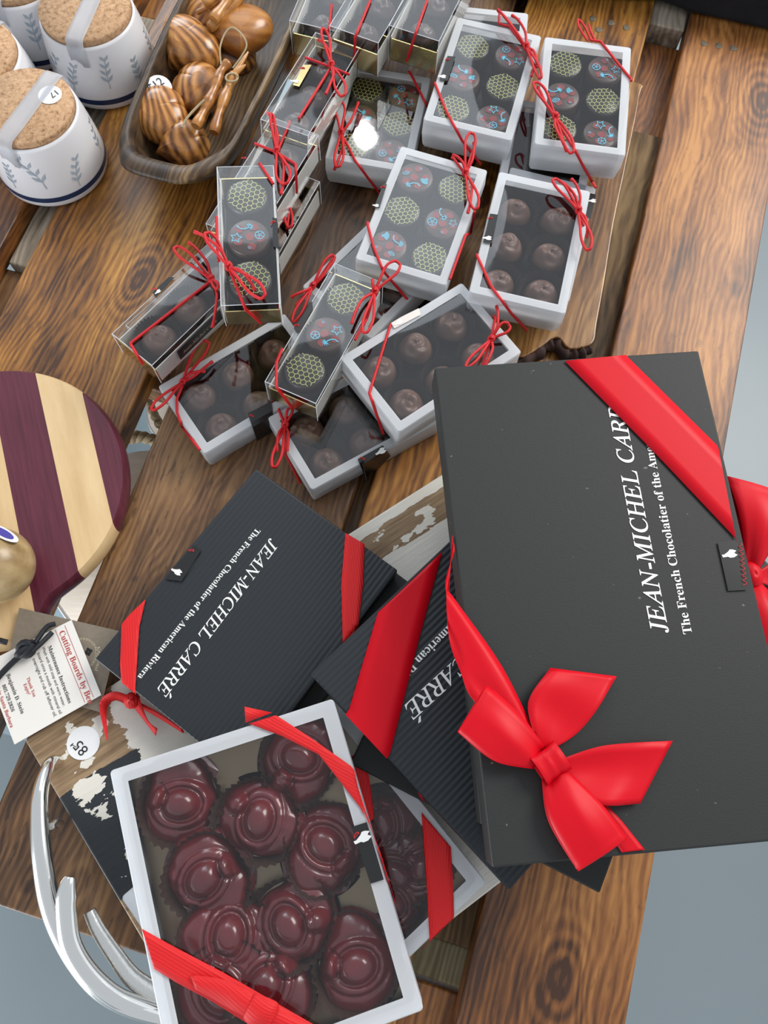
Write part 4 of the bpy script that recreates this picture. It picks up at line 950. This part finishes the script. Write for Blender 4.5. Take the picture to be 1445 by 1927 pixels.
o, c = card('paper_tag', [(135, 1167), (191, 1308), (28, 1401), (-30, 1250)], .0262, 'tag_paper', 'white paper tag with red Cutting Boards heading on black cord', 'tag')
m = MB(); Z = .0269
def W_(s, kind, a, b_, mi): write(m, s, kind, at(*a, Z)-c, at(*b_, Z)-c, .0009, mi)
m.line([at(122, 1177, Z)-c, at(176, 1312, Z)-c], .0003, .0009, 1); m.line([at(104, 1185, Z)-c, at(160, 1322, Z)-c], .0003, .0009, 1)
W_('Cutting Boards by Ben', 'b', (111, 1190), (167, 1326), 1)
W_('Maintenance Instructions', 'b', (90, 1217), (129, 1324), 0)
W_('Wash with mild soap and warm water.', '', (79, 1218), (119, 1330), 0)
W_('board once a month with mineral oil', '', (70, 1230), (112, 1344), 0)
W_('overnight and rub off leftover oil.', '', (61, 1240), (102, 1350), 0)
W_('Thank You', 'b', (50, 1276), (63, 1312), 1); W_('Enjoy!', 'b', (44, 1288), (53, 1308), 1)
W_('Benjamin D. Stein', 'b', (12, 1270), (40, 1344), 0); W_('805.729.2826', 'b', (4, 1290), (22, 1340), 0); W_('Crafted in Santa Barbara', 'b', (-16, 1270), (20, 1370), 1)
m.build('lettering', ['ink_black', 'ink_red'], o)
m = MB(); zc = .031
m.tube(smooth([at(-20, 1295, .028), at(8, 1262, .029), at(40, 1232, .031), at(58, 1220, .034)], 6), .0021, 8)
m.tube(smooth([at(58, 1222, .034), at(70, 1204, .032), at(88, 1180, .030), at(104, 1174, .029)], 6), .0018, 8); m.tube(smooth([at(60, 1226, .034), at(78, 1210, .032), at(98, 1190, .029)], 6), .0018, 8)
for a in range(3): 
    k0 = at(52, 1222, .031); m.tube([k0+Vector((.0048*math.cos(t), .0042*math.sin(t+a*.8), .0025+.002*math.sin(t+a*2))) for t in [i*.52 for i in range(13)]], .0022, 8)
m.tube(smooth([at(-20, 1200, .026), at(2, 1206, .027), at(14, 1209, .026)], 4), .0020, 8)
tag(m.build('leather_cord', 'leather_cord'), 'black leather cord knotted through the white paper tag', 'cord')

# ---------------------------------------------------------------- jars
def jar(px, z, rpx, label, sticker=None, tape=True, yaw=0):
    c = at(*px, z); root = empty('ceramic_jar', Matrix.Translation((c.x, c.y, .0005)), label, 'jar', 'ceramic jars with cork lids')
    H = z-.006; R0 = .0425
    m = MB(); m.lathe([(0, 0), (.044, .0), (.0462, .003), (.0465, .010), (.0455, .025), (.0430, .045), (.0408, H-.003), (.0400, H), (.0385, H-.0005), (.0375, H-.006), (0, H-.007)], 64); m.build('body', 'white_ceramic', root)
    m = MB(); pr = lambda zz: float(np.interp(zz, [.003, .010, .025, .045, .057], [.0462, .0465, .0455, .0430, .0408]))+.0003
    rows = [[(pr(zz)*math.cos(a), pr(zz)*math.sin(a), zz) for a in [(-2.9+3.4*k/50)+yaw for k in range(51)]] for zz in (.0075, .0125)]; m.grid(rows)
    rows = [[(pr(zz)*math.cos(a), pr(zz)*math.sin(a), zz) for a in [(.56+2.4*k/50)+yaw for k in range(51)]] for zz in (.0075, .0125)]; m.grid(rows); m.build('navy_band', 'navy_glaze', root)
    m = MB(); rg = random.Random(int(px[0]))
    def sprig(a0, z0, s, lean):
        def Q(x, y): zz = z0+y*s; return (pr(zz)*1.0035*math.cos(a0+(x*s)/.043), pr(zz)*1.0035*math.sin(a0+(x*s)/.043), zz)
        pts = [(lean*t*t, t) for t in (0, .25, .5, .75, 1)]
        for i in range(4):
            (x0, y0), (x1, y1) = pts[i], pts[i+1]; m.add([Q(x0-.015, y0), Q(x0+.015, y0), Q(x1+.012, y1), Q(x1-.012, y1)], [(0, 1, 2, 3)], 0, False)
            for sg in (-1, 1):
                a, l_ = sg*.7+lean*.4, .34-.03*i; ex, ey = x1+l_*math.sin(a), y1+l_*math.cos(a); mx, my = (x1+ex)/2, (y1+ey)/2
                m.add([Q(x1, y1), Q(mx+.05*math.cos(a), my-.05*math.sin(a)), Q(ex, ey), Q(mx-.05*math.cos(a), my+.05*math.sin(a))], [(0, 1, 2, 3)], 0, False)
    for k in range(9): sprig(-2.9+k*.68+rg.random()*.2+yaw, .015+.004*(k % 3), .020+.007*rg.random(), rg.uniform(-.5, .5))
    m.build('leaf_pattern', 'blue_glaze', root)
    m = MB(); m.lathe([(0, H-.006), (.0372, H-.006), (.0385, H+.001), (.0388, H+.0045), (.0380, H+.006), (0, H+.0062)], 64); lid = m.build('cork_lid', 'cork', root)
    if tape:
        m = MB(); a = tape if isinstance(tape, float) else 1.2; dx = Vector((math.cos(a), math.sin(a), 0)); nx = Vector((-dx.y, dx.x, 0)); rows = []
        for q, zz in ((-.0425, H-.016), (-.0415, H-.002), (-.0392, H+.0055), (-.036, H+.0068), (-.02, H+.0068), (0, H+.0068), (.02, H+.0068), (.036, H+.0068), (.0392, H+.0055), (.0415, H-.002), (.0425, H-.016)):
            rows.append([(dx*q+nx*(w_+.000)+Vector((0, 0, zz+.0004*math.sin(q*900+w_*300)))) for w_ in (-.0125, -.0062, .0, .003)])
        m.grid(rows); m.build('tape', 'tape_film', root, thick=.0001)
    if sticker:
        m = MB(); s = at(*sticker, H+.0062)-Vector((c.x, c.y, 0)); m.add([(s.x+.0095*math.cos(k*.2618), s.y+.0095*math.sin(k*.2618), H+.0066) for k in range(24)], [tuple(range(24))], 0, False); st2 = m.build('price_sticker', 'paper_white', root, thick=.0002)
        m = MB(); write(m, '17', '', (at(104, 172, H+.0062)-c), (at(92, 180, H+.0062)-c), H+.0070); m.build('lettering', 'ink_black', st2)
    return root
jar((46, 198), .066, 91, 'white leaf-patterned jar with cork lid and round price sticker', (95, 180), 1.15)
jar((158, 12), .066, 91, 'white leaf-patterned jar with taped cork lid beside the dough bowl', None, 1.35, .2)
jar((-62, 96), .066, 91, 'white jar cut by the left photo edge above the stickered jar', None, 1.2, .9)
jar((20, -62), .066, 91, 'white jar at the top left photo corner showing only its navy band', None, 1.2, .1)

# ---------------------------------------------------------------- dough bowl with hearts
axis = math.radians(72.5); BWc = Vector((-.1700, .4470, 0))+Vector((math.cos(axis), math.sin(axis), 0))*.185
WM = Matrix.Translation((BWc.x, BWc.y, .0008)) @ Matrix.Rotation(axis, 4, 'Z')
def sup(a, n=3.7): c_, s_2 = math.cos(a), math.sin(a); return (abs(c_)**(2/n)*math.copysign(1, c_), abs(s_2)**(2/n)*math.copysign(1, s_2))
m = MB(); rows = []
prof = [(0, 0), (.40, 0), (.66, .002), (.80, .012), (.92, .030), (1.0, .046), (.985, .0495), (.93, .050), (.90, .047), (.88, .034), (.82, .016), (.70, .008), (.30, .006), (0, .006)]
for s, z in prof:
    rows.append([(sup(a)[0]*.185*(s if s > 0 else .001)*(1+.012*math.sin(3*a)), sup(a)[1]*.0530*(s if s > 0 else .001)*(1+.03*math.sin(5*a+1)), z+(.0015*math.sin(4*a)+.001*math.sin(9*a) if z > .03 else 0)) for a in [2*math.pi*k/72 for k in range(72)]])
m.grid(rows, 0, True); o = m.build('dough_bowl', 'bowl_wood'); o.matrix_world = WM; tag(o, 'long dark carved wooden dough bowl full of wooden hearts', 'bowl')
def heart_mesh(mat):
    m = MB(); rows = []; na = 48
    def out(a):
        x = 16*math.sin(a)**3; y = 13.5*math.cos(a)-1.6*math.cos(2*a)-1.5*math.cos(3*a)-.2*math.cos(4*a); return Vector((x/15.5, (y+2.)/14, 0))
    for k in range(1, 16):
        t = math.pi*k/16; s = math.sin(t)**.75; z = -math.cos(t)
        rows.append([(p.x*s*.0235, p.y*s*.0225, z*.0125) for p in [out(2*math.pi*j/na)*1. for j in range(na)]])
    m.grid(rows, 0, True); m.add(rows[0]+[Vector((0, 0, -.0125))], [(j, (j+1) % na, na) for j in range(na)]); m.add(rows[-1]+[Vector((0, 0, .0125))], [(j, (j+1) % na, na) for j in range(na)])
    return m.mesh('wooden_heart', mat)
HM = heart_mesh('olive_wood'); HP = heart_mesh('plain_olive_wood')
# px centre, z, direction of the heart's point in the photo (px), scale xy, pitch, roll
for px, z, tip, sc, rx, ry, lb, me in (((352, 92), .034, (292, 138), (1.12, 1.15, 1.3), .2, .1, 'largest striped wooden heart at the left of the bowl', HM),
    ((293, 222), .030, (234, 238), (.95, 1.25, 1.2), .1, .25, 'wooden heart half smooth, half striped, left below the price sticker', HM),
    ((340, 274), .022, (287, 290), (.72, 1.12, 1.1), .0, .5, 'narrow wooden heart lowest in the bowl', HM),
    ((380, 172), .026, (432, 195), (.95, 1.15, 1.1), .1, -.1, 'wooden heart with ringed grain under the carved sticks', HM),
    ((452, 62), .036, (455, 130), (1.12, 1.2, 1.1), .15, .1, 'plain golden wooden heart at the right of the bowl', HP),
    ((385, 20), .032, (340, -20), (1.0, 1.1, 1.1), .2, .3, 'wooden heart at the top of the bowl behind the sticks', HM),
    ((425, 105), .014, (380, 150), (1., 1.1, 1.0), .0, .0, 'wooden heart deepest in the bowl under the plain golden one', HM)):
    p = at(*px, z); d = at(*tip, z)-p; yaw = math.atan2(d.y, d.x)+math.pi/2
    o = link('wooden_heart', me); o.matrix_world = Matrix.Translation(p) @ Matrix.Rotation(yaw, 4, 'Z') @ Euler((rx, ry, 0)).to_matrix().to_4x4() @ Matrix.Diagonal((sc[0]*1.10, sc[1]*1.05, sc[2]*1.08, 1)); tag(o, lb, 'heart', 'wooden hearts in the bowl')
def stick(pts, r, lb, prongs=None):
    m = MB(); P = smooth([at(*p) for p in pts], 6); n = len(P); m.tube(P, [r*(1+.18*math.sin(i*.9)) if i < n-1 else r*.8 for i in range(n)], 9)
    if prongs:
        for q in prongs: m.tube(smooth([P[-1], at(*q)], 4), [r*.7, r*.6, r*.5, r*.4, r*.2], 7)
    return tag(m.build('carved_stick', 'plain_olive_wood'), lb, 'stick', 'carved olive wood sticks in the bowl')
stick([(368, 238, .044), (385, 205, .046), (402, 170, .048), (415, 135, .050), (430, 118, .050)], .0040, 'pale carved stick lying across the ringed wooden heart')
stick([(402, 250, .040), (415, 205, .044), (430, 165, .046), (442, 138, .048)], .0042, 'carved stick ending in a fork, next to the bowl right rim', [(452, 118, .050), (467, 98, .052), (462, 122, .050)])
stick([(372, 238, .034), (395, 200, .038), (418, 168, .042)], .0034, 'carved stick lowest, between the two crossing sticks')
stick([(402, 38, .056), (425, 5, .058), (455, -40, .060)], .0046, 'round-ended carved stick at the top of the bowl')
stick([(395, 52, .050), (425, 22, .052), (468, -25, .055)], .0042, 'carved stick just below the round-ended one at bowl top')
stick([(383, 5, .056), (410, -8, .057), (440, -30, .058)], .0040, 'short carved stick end nearest the bowl top edge')
stick([(370, 24, .050), (390, 14, .052), (410, 2, .054)], .0020, 'thin split stick poking left at the bowl top')
m = MB(); m.tube(smooth([at(416, 122, .055), at(414, 90, .060), at(424, 62, .064), at(438, 52, .066), at(456, 66, .066), at(464, 85, .062), at(455, 105, .058), at(438, 128, .053)], 6), .0008, 6)
tag(m.build('twine', 'twine'), 'thin twine loop standing over the plain golden wooden heart', 'twine'); m = MB()
m.tube(smooth([at(342, 240, .046), at(352, 222, .048), at(372, 200, .050), at(385, 188, .052)], 5), .0011, 6); tag(m.build('twine', 'twine'), 'short twine end beside the ringed wooden heart in the bowl', 'twine'); m = MB(); m.tube([at(436, 146, .052)+Vector((.0052*math.cos(t), .0045*math.sin(t), .0)) for t in [i*.5 for i in range(14)]], .0009, 6)
tag(m.build('twine', 'twine'), 'twine ring wound around the forked carved stick', 'twine')
p = at(300, 164, .044); m = MB(); m.add([(.0105*math.cos(k*.2618), .0105*math.sin(k*.2618), 0) for k in range(24)], [tuple(range(24))], 0, False); o = m.build('price_sticker', 'paper_white', thick=.0003); o.matrix_world = Matrix.Translation(p) @ Euler((.25, .25, 0)).to_matrix().to_4x4()
tag(o, 'round white price sticker inside the dough bowl', 'sticker')
m = MB(); write(m, '$12', '', (-.0062, -.006), (.004, .004), .0004); m.build('lettering', 'ink_black', o)
